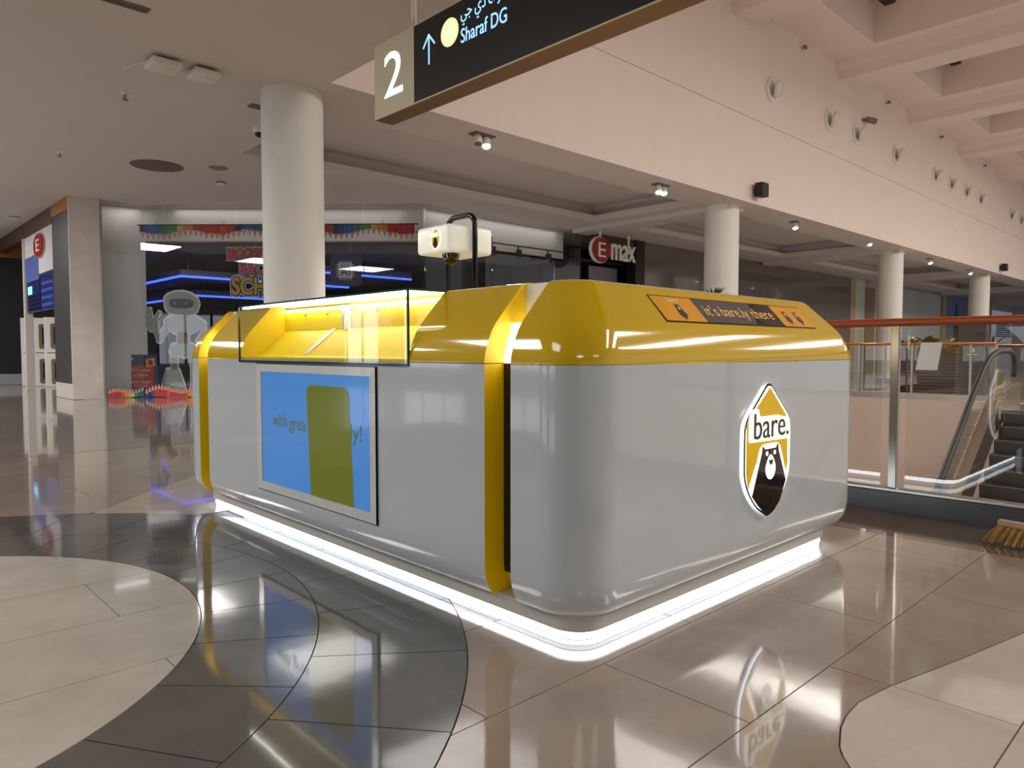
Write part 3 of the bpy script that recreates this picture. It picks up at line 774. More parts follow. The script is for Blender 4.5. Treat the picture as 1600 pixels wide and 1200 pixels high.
# ================================================================== CEILING FITTINGS
def wifi(x, y, lab, s=1.0):
    e = empty('wifi_access_point', (x, y, H), lab, 'access point', 'access points on the ceiling')
    mk('mount_plate', gbox((x-.09, y-.09, H-.04), (x+.09, y+.09, H)), M_GREYC, e)
    rbox('housing', (x-.16*s, y-.16*s, H-.11), (x+.16*s, y+.16*s, H-.035), .018, M_OFFW, e)
    mk('cable', gtube([(x-.1, y+.05, H-.012), (x-.25, y+.5, H-.012), (x-.2, y+.8, H-.006)], .006, 5), M_OFFW, e)
    mk('status_mark', gbox((x-.02, y-.08, H-.112), (x+.1, y-.075, H-.109)), M_OCHRE, e)
wifi(2.82, 8.62, 'white square access point on the ceiling, left one of two'); wifi(3.25, 8.6, 'white square access point on the ceiling, right one beside the column', .92)
def disc_fit(name, x, y, r, m, lab, cat, h=.015):
    e = empty(name, (x, y, H), lab, cat)
    o = mk('cover', glathe([(r, 0), (r, -h*.6), (r*.94, -h), (0, -h)], (x, y, H), n=32), m, e); sharp(o, 40)
    o = mk('rim', glathe([(r*1.03, 0), (r*1.03, -h*.5), (r*1.0, -h*.55)], (x, y, H), n=32), M_GREYC, e)
disc_fit('ceiling_speaker', 4.3, 13.6, .42, mat('speaker_cloth', (118, 100, 94), .8), 'large round grey ceiling speaker cover', 'speaker')
disc_fit('ceiling_speaker', 5.14, 13.0, .155, mat('speaker_cloth2', (150, 136, 126), .8), 'small round ceiling cover right of the large grey disc', 'speaker')
disc_fit('smoke_detector', 5.6, 14.05, .085, M_OFFW, 'white smoke detector near the shop windows', 'detector', .06)
disc_fit('smoke_detector', 3.4, 21.2, .12, M_OFFW, 'white round detector at far left ceiling', 'detector', .04)
mk_s = empty('slot_diffuser', (2.16, 7.5, H), 'narrow brown slot diffuser in the ceiling at the top edge', 'vent')
mk('slot_frame', gbox((1.75, 7.44, H-.012), (2.33, 7.56, H)), M_GREYC, mk_s); mk('slot', gbox((1.77, 7.465, H-.014), (2.31, 7.535, H-.004)), mat('slot_dark', (96, 82, 70), .8), mk_s)
def sprink(x, y, lab, z=H, sc=1.0):
    e = empty('sprinkler', (x, y, z), lab, 'sprinkler', 'small sprinklers on the ceiling')
    mk('rose', glathe([(.04*sc, 0), (.035*sc, -.012), (0, -.014)], (x, y, z), n=16), M_OFFW, e)
    mk('head', glathe([(.012*sc, -.01), (.012*sc, -.05*sc), (.03*sc, -.055*sc), (.03*sc, -.062*sc), (0, -.064*sc)], (x, y, z), n=12), M_STEEL, e)
sprink(2.83, 10.1, 'small sprinkler below the left access point', H, 1.3); sprink(2.86, 13.8, 'small sprinkler at the far left of the ceiling', H, 1.2)
sprink(6.1, 9.2, 'small sprinkler below the end of the hanging sign', H+.42, 1.3); sprink(11.0, 9.9, 'small sprinkler in the long ceiling tray', H+.42, 1.3)
# dome camera, vents
e = empty('dome_camera', (4.68, 10.3, H), 'small white dome camera left of the tall column', 'camera')
o = mk('housing', glathe([(.1, 0), (.1, -.03), (.085, -.07), (0, -.07)], (4.68, 10.3, H), n=24), M_OFFW, e); sharp(o)
o = mk('lens_dome', glathe([(.065, -.07), (.06, -.10), (.035, -.125), (0, -.13)], (4.68, 10.3, H), n=20), M_BLACKG, e); sharp(o, 60)
def vent(x, y, sx, sy, z, lab, drop=.05, m=M_GREYC):
    e = empty('ceiling_vent', (x, y, z), lab, 'vent', 'small vents in the ceiling')
    mk('vent_frame', gbox((x-sx/2, y-sy/2, z-drop), (x+sx/2, y+sy/2, z)), M_OFFW if drop > .04 else m, e, bevel=.006)
    for k in range(5):
        yy = y - sy/2 + sy*(k+.75)/5.5
        mk('vent_blade', gbox((x-sx*.42, yy-.01, z-drop-.008), (x+sx*.42, yy+.015, z-drop+.002)), m, e)
vent(4.25, 9.4, .22, .16, H, 'tiny square vent left of the tall column', .008)
vent(5.42, 9.3, .34, .3, H+.42, 'boxy beige vent right of the tall column', .12, mat('vent_beige', (150, 138, 116), .7))
vent(11.9, 9.75, .5, .14, H+.42, 'slim vent in the long ceiling tray', .012)
def spot(x, y, kind, lab, z=H, tilt=(-.3, -.35)):
    e = empty('spotlight', (x, y, z), lab, 'spotlight', 'spotlights under the bulkhead edge')
    n = 2 if kind != 'single' else 1
    mk('spot_plate', gbox((x-.17*n/2-.03, y-.09, z-.02), (x+.17*n/2+.03, y+.09, z)), M_GREYC, e)
    for k in range(n):
        xx = x + (k-(n-1)/2)*.17; ax = Vector((tilt[0], tilt[1], -1)).normalized()
        b = Vector((xx, y, z-.03))
        o = mk('spot_head', glathe([(.03, 0), (.06, .02), (.07, .16), (.064, .165), (.06, .15)], b, ax, 20), M_OFFW, e); sharp(o, 40)
        lit = kind in ('both', 'single') or k == 1
        mk('spot_lens', glathe([(.0, .148), (.06, .148), (.06, .153), (0, .156)], b, ax, 18), mat('spot_lit', (255, 244, 226), .4, emit=38.0) if lit else M_GREYC, e)
        if lit:
            l = bpy.data.lights.new('spot_beam', 'SPOT'); l.energy = 650; l.color = (1, .88, .74); l.spot_size = 1.7; l.spot_blend = .6; l.shadow_soft_size = .05
            lo = bpy.data.objects.new('spot_beam', l); COL.objects.link(lo); lo.location = b + ax*.175
            lo.rotation_euler = ax.to_track_quat('-Z', 'Y').to_euler()
spot(7.25, 8.28, 'one', 'twin spotlight under the bulkhead with only one lamp lit')
spot(11.95, 8.33, 'both', 'brightly lit twin spotlight left of the second column')
spot(17.8, 8.36, 'single', 'single lit spotlight just right of the second column')
spot(22.6, 8.32, 'single', 'single lit spotlight left of the cream column', H+.06)
spot(28.4, 8.38, 'single', 'single lit spotlight right of the nearer cream column')
spot(33.4, 8.38, 'single', 'lit spotlight nearest the farthest column')
def wall_speaker(x, z, lab):
    e = empty('wall_speaker', (x, YB, z), lab, 'speaker', 'black speakers on the bulkhead')
    rbox('speaker_body', (x-.12, YB-.26, z-.15), (x+.16, YB-.06, z+.15), .015, M_BLACK, e)
    mk('bracket', gbox((x-.02, YB-.07, z-.05), (x+.06, YB, z+.05)), M_BLACK, e)
    mk('grille', gbox((x-.10, YB-.266, z-.13), (x+.14, YB-.259, z+.13)), mat('grille_black', (30, 27, 26), .7), e)
wall_speaker(15.0, 4.58, 'black speaker box on the bulkhead above the second column'); wall_speaker(36.2, 4.56, 'black speaker box far right on the bulkhead')
NZ = [(15.75, 0), (18.84, 1), (20.63, 1), (23.64, 0), (27.35, 0), (29.14, 0), (30.95, 0), (32.86, 0), (37.74, 0), (39.52, 0)]
NL = ['nearest round air nozzle on the bulkhead, pale inside', 'second round air nozzle with a dark throat', 'third round air nozzle, just under the wall camera', 'fourth round air nozzle along the bulkhead', 'fifth round air nozzle along the bulkhead', 'sixth round air nozzle along the bulkhead', 'seventh round air nozzle along the bulkhead', 'eighth round air nozzle along the bulkhead', 'ninth round air nozzle along the bulkhead', 'last round air nozzle at the right edge']
for (x, dk), lb in zip(NZ, NL):
    e = empty('air_nozzle', (x, YB, 6.96), lb, 'air nozzle', 'round jet nozzles on the bulkhead')
    o = mk('collar', glathe([(.29, 0), (.29, .03), (.27, .045), (.2, .035), (.185, .015)], (x, YB-.002, 6.96), (0, -1, 0), 32), M_OFFW, e); sharp(o, 40)
    ax = Vector((.45, -1, -.25)).normalized()
    o = mk('throat', glathe([(.16, .0), (.185, .06), (.15, .15), (.135, .15), (.12, .05)], (x-.03, YB-.09, 6.97), ax, 28), M_OFFW, e); sharp(o, 40)
    mk('throat_shade', glathe([(0, .08), (.13, .08), (.13, .084), (0, .085)], (x-.03, YB-.09, 6.97), ax, 24), M_BLACK if dk else mat('nozzle_grey', (170, 158, 146), .7), e)
e = empty('wall_camera', (21.0, YB, 7.41), 'small grey camera on the bulkhead above a nozzle', 'camera')
o = mk('camera_body', glathe([(.05, 0), (.075, .02), (.085, .3), (.06, .31), (0, .3)], (21.0, YB-.1, 7.43), Vector((.9, -.5, -.1)), 16), M_GREYC, e); sharp(o)
mk('bracket', gbox((20.97, YB-.15, 7.4), (21.03, YB+.02, 7.46)), M_GREYC, e)
for x, lb in ((17.2, 'nearest small wall fitting high on the bulkhead'), (22.75, 'second small wall fitting high on the bulkhead'), (27.7, 'third small wall fitting high on the bulkhead'), (33.2, 'farthest small wall fitting high on the bulkhead')):
    e = empty('side_sprinkler', (x, YB, 8.3), lb, 'sprinkler', 'wall sprinklers high on the bulkhead')
    mk('stem', glathe([(.03, -.02), (.03, .08), (.0, .08)], (x, YB, 8.3), (0, -1, 0), 10), M_STEEL, e)
    mk('deflector', gbox((x-.07, YB-.11, 8.28), (x+.07, YB-.06, 8.34)), M_GREYC, e)
# ================================================================== SHOP WITH THE ANGLED GLASS FRONT
DU = Vector((.70711, -.70711, 0)); DN = Vector((-.70711, -.70711, 0))   # along the angled front, and out of it
def dp(s, z, c): return Vector((c/2, c/2, z)) + DU*s
CG = 22.6
shopfront = empty('shop_front', (7.3, 15.3, 0), 'angled frameless glass shop front of the dark electronics shop', 'shop front')
shopfront['kind'] = 'structure'
def gpane(a, b, z0=.02, z1=H, m=M_SHOPGL):
    a, b = Vector((*a, 0)), Vector((*b, 0)); t = (b-a).normalized(); n = Vector((t.y, -t.x, 0))
    mk('glass_pane', gprism([(.006, z0), ((b-a).length-.006, z0), ((b-a).length-.006, z1), (.006, z1)], a, t, (0, 0, 1), n*.012), m, shopfront)
A0 = (4.36, 17.46); A1 = (5.14, 17.46)
dpts = [dp(s, 0, CG) for s in (-8.7, -8.17, -6.55, -4.9, -3.7, -2.35)]
gpane(A0, A1)
prev = A1
for p in dpts[1:]:
    gpane(prev, (p.x, p.y)); prev = (p.x, p.y)
YF = 13.0
xs_ = [prev[0], 11.7, 13.4, 14.9]
gpane(prev, (9.7, YF)); xs_[0] = 9.7
for a, b in zip(xs_[:-1], xs_[1:]): gpane((a, YF), (b, YF))
# light fascia inside, and its soffit
fas = [(4.5, 18.0), (5.35, 17.85), (9.95, 13.42), (14.7, 13.42)]
M_FASCIA = mat('shop_fascia', (232, 226, 220), .8)
gs = []
for a, b in zip(fas[:-1], fas[1:]):
    a, b = Vector((*a, 0)), Vector((*b, 0)); t = (b-a).normalized(); n = Vector((-t.y, t.x, 0))
    if a.x < 5: gs.append(gprism([(0, 0), ((b-a).length, 0), ((b-a).length, H), (0, H)], a, t, (0, 0, 1), n*.12))
    else: gs.append(gprism([(0, 3.5), ((b-a).length, 3.5), ((b-a).length, H), (0, H)], a, t, (0, 0, 1), n*.12))
for g in gs: mk('inner_fascia', g, M_FASCIA, shopfront)
M_SOFF = mat('shop_soffit', (120, 114, 112), .8)
mk('inner_soffit', gprism([(5.35, 17.85), (9.95, 13.42), (14.7, 13.42), (14.7, 15.2), (10.6, 15.2), (6.9, 18.9)], (0, 0, 3.5), (1, 0, 0), (0, 1, 0), (0, 0, .05)), M_SOFF, shopfront)
mk('shop_ceiling', gprism([(5.5, 18.1), (10.1, 13.6), (34, 13.6), (34, 33), (4.8, 33), (4.8, 18.3)], (0, 0, 3.62), (1, 0, 0), (0, 1, 0), (0, 0, .06)), M_DARKCEIL, shopfront)
mk('shop_back_wall', gbox((4.6, 30.0, 0), (34, 30.2, 3.7)), mat('dark_navy_wall', (44, 42, 52), .7), shopfront)
mk('shop_side_wall', gbox((5.35, 19.0, 0), (5.5, 30, 3.7)), M_FASCIA, shopfront)
mk('shop_inner_wall', gbox((15.2, 13.3, 0), (15.3, 22, 3.9)), mat('dark_inner_wall', (58, 54, 54), .7), shopfront)
# hung ceiling boxes with blue light lines
M_BLUE = mat('blue_light', (60, 90, 255), .5, emit=3.2)
M_BOX = mat('box_grey', (88, 86, 96), .7)
def hung(x, y, sx, sy, z, t, lab):
    e = empty('ceiling_raft', (x+sx/2, y+sy/2, z), lab, 'ceiling raft', 'blue-lit ceiling rafts in the dark shop')
    mk('raft_panel', gbox((x, y, z), (x+sx, y+sy, z+t)), M_BOX, e)
    mk('light_line', gbox((x-.03, y-.03, z-.03), (x+sx, y+.03, z+.02)), M_BLUE, e)
    mk('light_line', gbox((x-.03, y+.03, z-.03), (x+.03, y+sy, z+.02)), M_BLUE, e)
    for k in range(4): mk('hanger', gtube([(x+.3+(k % 2)*(sx-.6), y+.3+(k//2)*(sy-.6), z+t), (x+.3+(k % 2)*(sx-.6), y+.3+(k//2)*(sy-.6), 3.62)], .02, 6), M_BLACK, e)
hung(6.75, 19.7, 5.0, 6.0, 3.0, .18, 'upper blue-lit ceiling raft seen over the robot figure')
hung(7.7, 21.2, 6.0, 6.0, 2.62, .16, 'lower blue-lit ceiling raft behind the robot figure')
hung(9.3, 18.0, 3.6, 3.0, 3.2, .2, 'small blue-lit ceiling raft beside the tall column')
# lamps of the shop, then added fill lights brightening the inner fascia
for xx, yy in ((6.6, 18.2), (8.6, 16.3), (11.0, 14.3), (13.4, 14.3)): area('shop_lamp', (xx, yy, 3.49), .22, 30, (.95, .96, 1.0))
area('window_fill_light', (4.85, 17.66, 4.27), .7, 2.2, (1, .97, .94), size_y=.3)
wl_ = area('window_fill_light', dp(-5.5, 4.27, 22.95), 5.2, 9, (1, .97, .94), rot=(0, 0, -PI/4), size_y=.3)
area('window_fill_light', (12.2, 13.2, 4.27), 4.4, 8, (1, .97, .94), size_y=.3)
# track with lamps
tr_ = empty('track_light', (11.6, 13.36, 3.66), 'black track with small spot heads behind the shop glass', 'track light')
mk('track', gtube([(9.7, 13.34, 3.72), (14.6, 13.34, 3.72)], .018, 6), M_BLACK, tr_)
for x in (12.0, 12.9, 14.0):
    mk('track_head', gbox((x-.06, 13.25, 3.38), (x+.06, 13.36, 3.62)), M_BLACK, tr_, bevel=.01); mk('track_stem', gbox((x-.015, 13.32, 3.6), (x+.015, 13.35, 3.72)), M_BLACK, tr_)
e = empty('display_counter', (12.4, 16.4, 0), 'dark shop counter with a bright white top band behind the camera hoop', 'counter')
mk('counter_body', gbox((11.0, 16.2, 0), (13.9, 17.0, 2.35)), mat('counter_grey', (96, 92, 92), .6), e)
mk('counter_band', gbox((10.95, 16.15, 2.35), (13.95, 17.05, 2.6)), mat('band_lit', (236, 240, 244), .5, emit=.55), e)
# shelving silhouettes inside
for i, (x, y, lx, lab) in enumerate(((6.3, 24.0, 1.4, 'dark shop shelf left behind the robot figure'), (8.6, 25.0, 1.6, 'dark shop shelf right behind the robot figure'), (9.4, 17.2, 1.4, 'dark shop shelf behind the tall column'))):
    e = empty('shop_shelf', (x, y, 0), lab, 'shelf', 'dark shelves in the shop')
    mk('shelf_side', gbox((x-lx/2, y, 0), (x-lx/2+.04, y+.4, 1.9)), M_BOX, e); mk('shelf_side', gbox((x+lx/2-.04, y, 0), (x+lx/2, y+.4, 1.9)), M_BOX, e)
    for k in range(5): mk('shelf_board', gbox((x-lx/2+.04, y, .1+.42*k), (x+lx/2-.04, y+.4, .14+.42*k)), M_BOX, e)
    mk('shelf_back', gbox((x-lx/2+.04, y+.37, .0), (x+lx/2-.04, y+.39, 1.9)), M_DARKP, e)
# ---- pencil strips
PC = [(214, 52, 44), (196, 50, 60), (224, 96, 44), (236, 150, 50), (232, 196, 70), (214, 214, 190), (70, 150, 80), (48, 128, 74), (44, 104, 178), (40, 84, 160), (46, 48, 96), (62, 40, 84)]
PM = [mat('pencil_%d' % i, c, .5) for i, c in enumerate(PC)]
M_TIP = mat('pencil_tip_wood', (222, 164, 140), .6)
def pencil(parent, o, u, v, n, w_, body, tip, m, tipm=None):
    o, u, v, n = Vector(o), Vector(u), Vector(v), Vector(n)
    t = .012
    b = gprism([(0, 0), (w_, 0), (w_, body), (0, body)], o, u, v, n*t)
    w1 = gprism([(0, body), (w_, body), (w_*.62, body+tip*.72), (w_*.38, body+tip*.72)], o, u, v, n*t)
    w2 = gprism([(w_*.38, body+tip*.72), (w_*.62, body+tip*.72), (w_*.5, body+tip)], o, u, v, n*t)
    g = join(b, w1, w2); fm = [0]*len(b[1]) + [1]*len(w1[1]) + [2]*len(w2[1])
    mk('pencil', g, [m, M_TIP, M_BLACK], parent, fm=fm, fix=True)
ORDER = [10, 9, 8, 8, 7, 6, 6, 4, 3, 3, 0, 1, 0, 0, 1, 2, 0, 1]
pb = empty('pencil_banner', dp(-5.7, 3.52, 22.78), 'long hanging banner of coloured pencils pointing down behind the glass', 'banner')
s = -8.8; k = 0
while s < -2.6:
    ci = ORDER[k % len(ORDER)]
    pencil(pb, dp(s, 3.86, 22.80), DU, (0, 0, -1), DN, .118, .15+.05*math.sin(k*.55)+random.uniform(-.015, .015), .12, PM[ci])
    s += .122; k += 1
mk('banner_rail', gtube([dp(-8.85, 3.87, 22.8), dp(-2.5, 3.87, 22.8)], .015, 6), M_BLACK, pb)
for s in (-8.4, -6.9, -5.4, -3.3, -2.9): mk('hook', gtube([dp(s, 3.88, 22.8)+Vector((.03*math.cos(t), 0, .04+.04*math.sin(t))) for t in [2*PI*q/10 for q in range(11)]], .006, 5), M_STEEL, pb)
pb2 = empty('pencil_border', dp(-8.0, 0, 22.5), 'row of coloured pencils along the foot of the shop glass', 'decoration')
x = 4.40; k = 0
O2 = [0, 0, 1, 0, 2, 3, 4, 5, 6, 7, 8, 9, 10, 9, 0, 1, 0, 1, 2, 0]
while x < 5.08:
    pencil(pb2, (x, 17.43, .012), (1, 0, 0), (0, 0, 1), (0, -1, 0), .062, .09+.03*math.sin(k*.7)+random.uniform(0, .02), .13, PM[O2[k % 20]]); x += .066; k += 1
s = -8.66
while s < -5.6:
    pencil(pb2, dp(s, .012, CG-.06), DU, (0, 0, 1), DN, .066, .10+.05*math.sin(k*.5)+random.uniform(0, .03), .14, PM[O2[k % 20]]); s += .07; k += 1
# ---- robot standee
CRB = 23.25
rob = empty('robot_standee', dp(-8.05, 0, CRB), 'flat white robot cut-out waving one hand behind the shop glass', 'standee')
M_RW = mat('robot_board', (232, 232, 228), .6); M_RG = mat('robot_grey', (176, 172, 168), .5); M_RD = mat('robot_dark', (62, 64, 72), .35); M_RB = mat('robot_brown', (132, 100, 92), .5)
RP = {'head': [(-8.41,2.26),(-8.33,2.34),(-8.18,2.39),(-8.0,2.4),(-7.81,2.35),(-7.68,2.24),(-7.64,2.1),(-7.71,1.93),(-7.84,1.88),(-8.01,1.87),(-8.2,1.88),(-8.33,1.93),(-8.4,2.04)],
 'chest': [(-8.42,1.75),(-8.31,1.84),(-8.01,1.87),(-7.75,1.85),(-7.6,1.75),(-7.6,1.64),(-7.72,1.51),(-7.87,1.44),(-8.17,1.44),(-8.32,1.53),(-8.41,1.64)],
 'waist': [(-8.13,1.46),(-7.89,1.46),(-7.89,1.19),(-8.14,1.19)],
 'pelvis': [(-8.23,1.16),(-8.1,1.21),(-7.87,1.21),(-7.73,1.16),(-7.71,1.05),(-7.81,.94),(-7.99,.89),(-8.14,.94),(-8.21,1.03)],
 'thigh': [(-8.29,1.16),(-8.21,1.2),(-8.18,1.01),(-8.15,.86),(-8.27,.86),(-8.31,1.01)], 'knee': [(-8.3,.87),(-8.16,.87),(-8.16,.60),(-8.3,.60)],
 'shin': [(-8.41,.61),(-8.13,.61),(-8.01,.23),(-7.97,.0),(-8.54,.0),(-8.51,.22)],
 'upper_arm': [(-8.40,1.66),(-8.36,1.50),(-8.51,1.24),(-8.62,1.27),(-8.54,1.46)], 'forearm': [(-8.62,1.56),(-8.53,1.31),(-8.60,1.23),(-8.72,1.52)],
 'palm': [(-8.89,1.72),(-8.72,1.82),(-8.61,1.71),(-8.61,1.55),(-8.76,1.50),(-8.87,1.62)],
 'far_arm': [(-7.62,1.78),(-7.48,1.67),(-7.50,1.45),(-7.66,1.25),(-7.72,1.3),(-7.6,1.5)],
 'far_leg': [(-7.9,1.1),(-7.72,1.1),(-7.68,.6),(-7.55,.0),(-7.85,.0),(-7.82,.6)]}
def rpart(nm, P, m, lift, t=.02, r=.03): return mk(nm, gprism(rpoly(P, r, 3), dp(0, 0, CRB)+DN*lift, DU, (0, 0, 1), DN*t), m, rob)
def swell(P, g):
    cx = sum(p[0] for p in P)/len(P); cy = sum(p[1] for p in P)/len(P)
    return [(a+(a-cx)/max(.05, math.hypot(a-cx, b-cy))*g, max(0, b+(b-cy)/max(.05, math.hypot(a-cx, b-cy))*g)) for a, b in P]
for i, (nm, P) in enumerate(RP.items()):
    rpart('outline_board', swell(P, .05), M_RW, .0008*i, .02)
    rpart(nm, P, M_RB if nm in ('waist', 'knee') else M_RG, .032+.0006*i, .01)
rpart('visor', [(-8.3,2.22),(-8.08,2.24),(-7.85,2.23),(-7.74,2.17),(-7.76,2.06),(-7.86,2.02),(-8.08,2.02),(-8.25,2.04),(-8.3,2.1)], M_RD, .045, .008)
for sx in (-8.17, -7.9): rpart('eye', ell(sx, 2.13, .05, .05, 16), mat('robot_eye', (120, 124, 132), .3), .054, .006, .005)
for (a, b) in (((-8.86,1.70), (-9.05,1.75)), ((-8.82,1.78), (-8.94,1.92)), ((-8.75,1.80), (-8.78,2.02)), ((-8.66,1.76), (-8.54,1.94)), ((-8.87,1.64), (-9.03,1.62))):
    P = stroke(a, b, .06)
    rpart('finger_board', stroke(a, tuple(Vector(b)+(Vector(b)-Vector(a)).normalized()*.03), .11), M_RW, .0105, .015, .03)
    rpart('finger', P, M_RG, .042, .008, .025)
mk('standee_foot', gbox(tuple(dp(-8.25, 0, CRB)+Vector((.0, .05, 0))), tuple(dp(-8.25, .0, CRB)+Vector((.3, .35, .02)))), M_RW, rob)
# ---- poster board
CP = 22.95
po = empty('offer_board', dp(-9.0, 0, CP), 'navy offer board with red panel and white lettering beside the robot', 'poster board')
def pp(nm, P, m, lift, t): return mk(nm, gprism(P, dp(0, 0, CP)+DN*lift, DU, (0, 0, 1), DN*t), m, po)
pp('board', [(-9.33, .0), (-8.5, .0), (-8.52, .95), (-9.31, .95)], mat('poster_navy', (40, 46, 88), .5), 0, .02)
pp('red_panel', rrect(-9.22, .06, -8.60, .70, .05), mat('poster_red', (196, 50, 56), .5), .02, .004)
pp('yellow_tag', [(-8.76, .66), (-8.56, .70), (-8.58, .88), (-8.78, .84)], mat('poster_yellow', (226, 170, 80), .5), .026, .003)
pp('tag_mark', ell(-8.67, .77, .06, .06, 16), mat('poster_brown', (120, 50, 30), .5), .029, .002)
pp('shell_mark', ell(-9.12, .84, .06, .035, 16, 0, PI), M_WPLAST, .02, .003)
def ptext(s_, a, z, w_, h_, d=.003): text('lettering', s_, dp(a, z, CP)+DN*.024, DU, (0, 0, 1), w_, h_, M_WPLAST, po, d)
ptext('\uFE94\uFEE0\uFEEB\uFEAC\uFEE3 \uFEBD\uFEED\uFEAE\uFECB', -9.14, .56, .46, .09)
ptext('!\uFED9\uFEAD\uFE8E\uFEC8\uFE98\uFEE7\uFE8E\uFE91', -9.08, .44, .34, .09)
ptext('SHOP GREAT', -9.14, .29, .46, .06); ptext('OFFERS', -9.06, .20, .32, .06)
# ---- hanging lettering sign
CB = 23.2
bs = empty('school_sign', dp(-6.4, 2.3, CB), 'hanging cut-out lettering sign in red, pink and gold half hidden by the column', 'sign')
def outl(nm, s_, a, z, w_, h_, m):  # white border, black outline and coloured face of each word
    for nm2, g, mm, lift in (('letter_border', .13, M_RW, 0), ('letter_outline', .085, M_BLACK, .008), (nm, .03, m, .016)):
        text(nm2, s_, dp(a, z, CB)+DN*lift, DU, (0, 0, 1), w_, h_, mm, bs, .008, g)
outl('word_biggest', 'BIGGEST', -6.93, 3.14, .92, .23, mat('letter_red', (206, 66, 58), .5))
outl('word_back', 'BACK TO', -6.64, 2.79, 1.25, .28, mat('letter_pink', (206, 84, 112), .5))
outl('word_school', 'SCHOOL', -6.83, 2.33, 1.72, .38, mat('letter_gold', (214, 164, 52), .5))
for s in (-6.3, -5.4): mk('wire', gtube([dp(s, 3.3, CB), dp(s, 3.6, CB)], .006, 5), M_STEEL, bs)
# ---- chip sign
CA = 22.9
ai = empty('chip_sign', dp(-4.15, 2.5, CA), 'hanging navy square sign with a white chip reading SHOP AI', 'sign')
def ap(nm, P, m, lift, t): return mk(nm, gprism(P, dp(0, 0, CA)+DN*lift, DU, (0, 0, 1), DN*t), m, ai)
ap('board', [(-4.5, 2.6), (-4.46, 2.52), (-4.1, 2.52), (-4.05, 2.49), (-3.9, 2.5), (-3.8, 2.56), (-3.8, 2.8), (-3.77, 2.84), (-3.77, 3.23), (-4.3, 3.23), (-4.36, 3.2), (-4.5, 3.2)], mat('chip_navy', (52, 52, 92), .5), 0, .02)
ap('chip', rrect(-4.32, 2.68, -4.0, 3.02, .02), mat('chip_white', (214, 216, 222), .5), .02, .004)
for k in range(6):
    a = -4.29+.05*k
    ap('chip_pin', [(a, 3.02), (a+.018, 3.02), (a+.018, 3.07), (a, 3.07)], MATS['chip_white'], .02, .003); ap('chip_pin', [(a, 2.63), (a+.018, 2.63), (a+.018, 2.68), (a, 2.68)], MATS['chip_white'], .02, .003)
    b = 2.71+.05*k
    ap('chip_pin', [(-4.37, b), (-4.32, b), (-4.32, b+.018), (-4.37, b+.018)], MATS['chip_white'], .02, .003); ap('chip_pin', [(-4.0, b), (-3.95, b), (-3.95, b+.018), (-4.0, b+.018)], MATS['chip_white'], .02, .003)
text('lettering', 'AI', dp(-4.27, 2.73, CA)+DN*.024, DU, (0, 0, 1), .22, .17, mat('chip_text', (40, 42, 70), .5), ai, .003)
text('lettering', 'SHOP', dp(-4.25, 2.93, CA)+DN*.024, DU, (0, 0, 1), .17, .05, MATS['chip_text'], ai, .003)
mk('wire', gtube([dp(-4.05, 3.23, CA), dp(-4.05, 3.6, CA)], .006, 5), M_STEEL, ai)

# ================================================================== LEFT WALL
wl = struct(mk('wall_left', join(gbox((3.75, 17.5, .33), (3.95, 19.05, 4.04))), M_DARKP), 'charcoal wall panel')
mk('skirting', gbox((3.74, 17.5, 0), (3.95, 19.05, .33)), M_BACKW, wl); mk('top_trim', gbox((3.74, 17.5, 4.04), (3.95, 19.05, H)), M_OCHRE, wl)
pil = struct(mk('wall_pilaster', gbox((3.735, 17.44, 0), (4.32, 17.497, H)), M_MARBLE, bevel=.004), 'pale marble pilaster')
mk('corner_trim', gbox((4.32, 17.44, 0), (4.355, 17.5, H)), M_STEEL, pil)
wt = struct(mk('wall_transom', gbox((3.76, 19.06, 2.9), (3.9, 22.3, 3.92)), mat('transom_white', (206, 204, 206), .5)))
mk('top_trim', gbox((3.74, 19.06, 3.92), (3.95, 26, H)), mat('brown_trim', (84, 56, 44), .4), wt)
mk('blue_screen', gbox((3.765, 19.1, 2.02), (3.85, 20.5, 2.86)), mat('dark_blue_screen', (30, 42, 104), .3, emit=.05, emit_rgb=(40, 60, 160)), wt)
mk('blue_screen', gbox((3.765, 20.6, 2.02), (3.85, 22.2, 2.78)), mat('darker_blue_screen', (24, 32, 72), .3, emit=.06, emit_rgb=(40, 60, 160)), wt)
mk('blue_band', gbox((3.757, 20.6, 2.78), (3.765, 22.2, 3.4)), mat('poster_blue', (82, 96, 158), .5), wt)
mk('screen_glow', gbox((3.755, 21.5, 2.46), (3.764, 21.95, 2.66)), mat('glow_cyan', (120, 200, 255), .5, emit=1.5), wt)
mk('opening_post', gbox((3.72, 22.2, 0), (3.9, 22.36, 3.92)), M_BACKW, wt)
for i in range(6):
    for j in range(4): mk('screen_cell', gbox((3.756, 19.25+.2*i, 2.1+.17*j), (3.764, 19.33+.2*i, 2.17+.17*j)), mat('cell_blue', (90, 110, 190), .4, emit=.15), wt)
for i in range(7):
    for j in range(4): mk('screen_cell', gbox((3.756, 20.7+.2*i, 2.06+.1*j), (3.764, 20.82+.2*i, 2.12+.1*j)), mat('cell_dark', (14, 16, 30), .4), wt)
ws = empty('oval_sign', (3.7, 20.35, 3.2), 'dark red oval sign on the white panel by the shop entrance', 'sign')
mk('disc', gprism(ell(20.35, 3.56, .5, .27, 32), (3.75, 0, 0), (0, 1, 0), (0, 0, 1), (-.05, 0, 0)), M_RED, ws)
mk('disc_rim', gprism(ell(20.35, 3.56, .54, .295, 32), (3.757, 0, 0), (0, 1, 0), (0, 0, 1), (-.03, 0, 0)), mat('rim_pink', (196, 120, 116), .5), ws)
text('letter_e', 'E', (3.70, 20.55, 3.42), (0, -1, 0), (0, 0, 1), .36, .28, M_WPLAST, ws, .004)
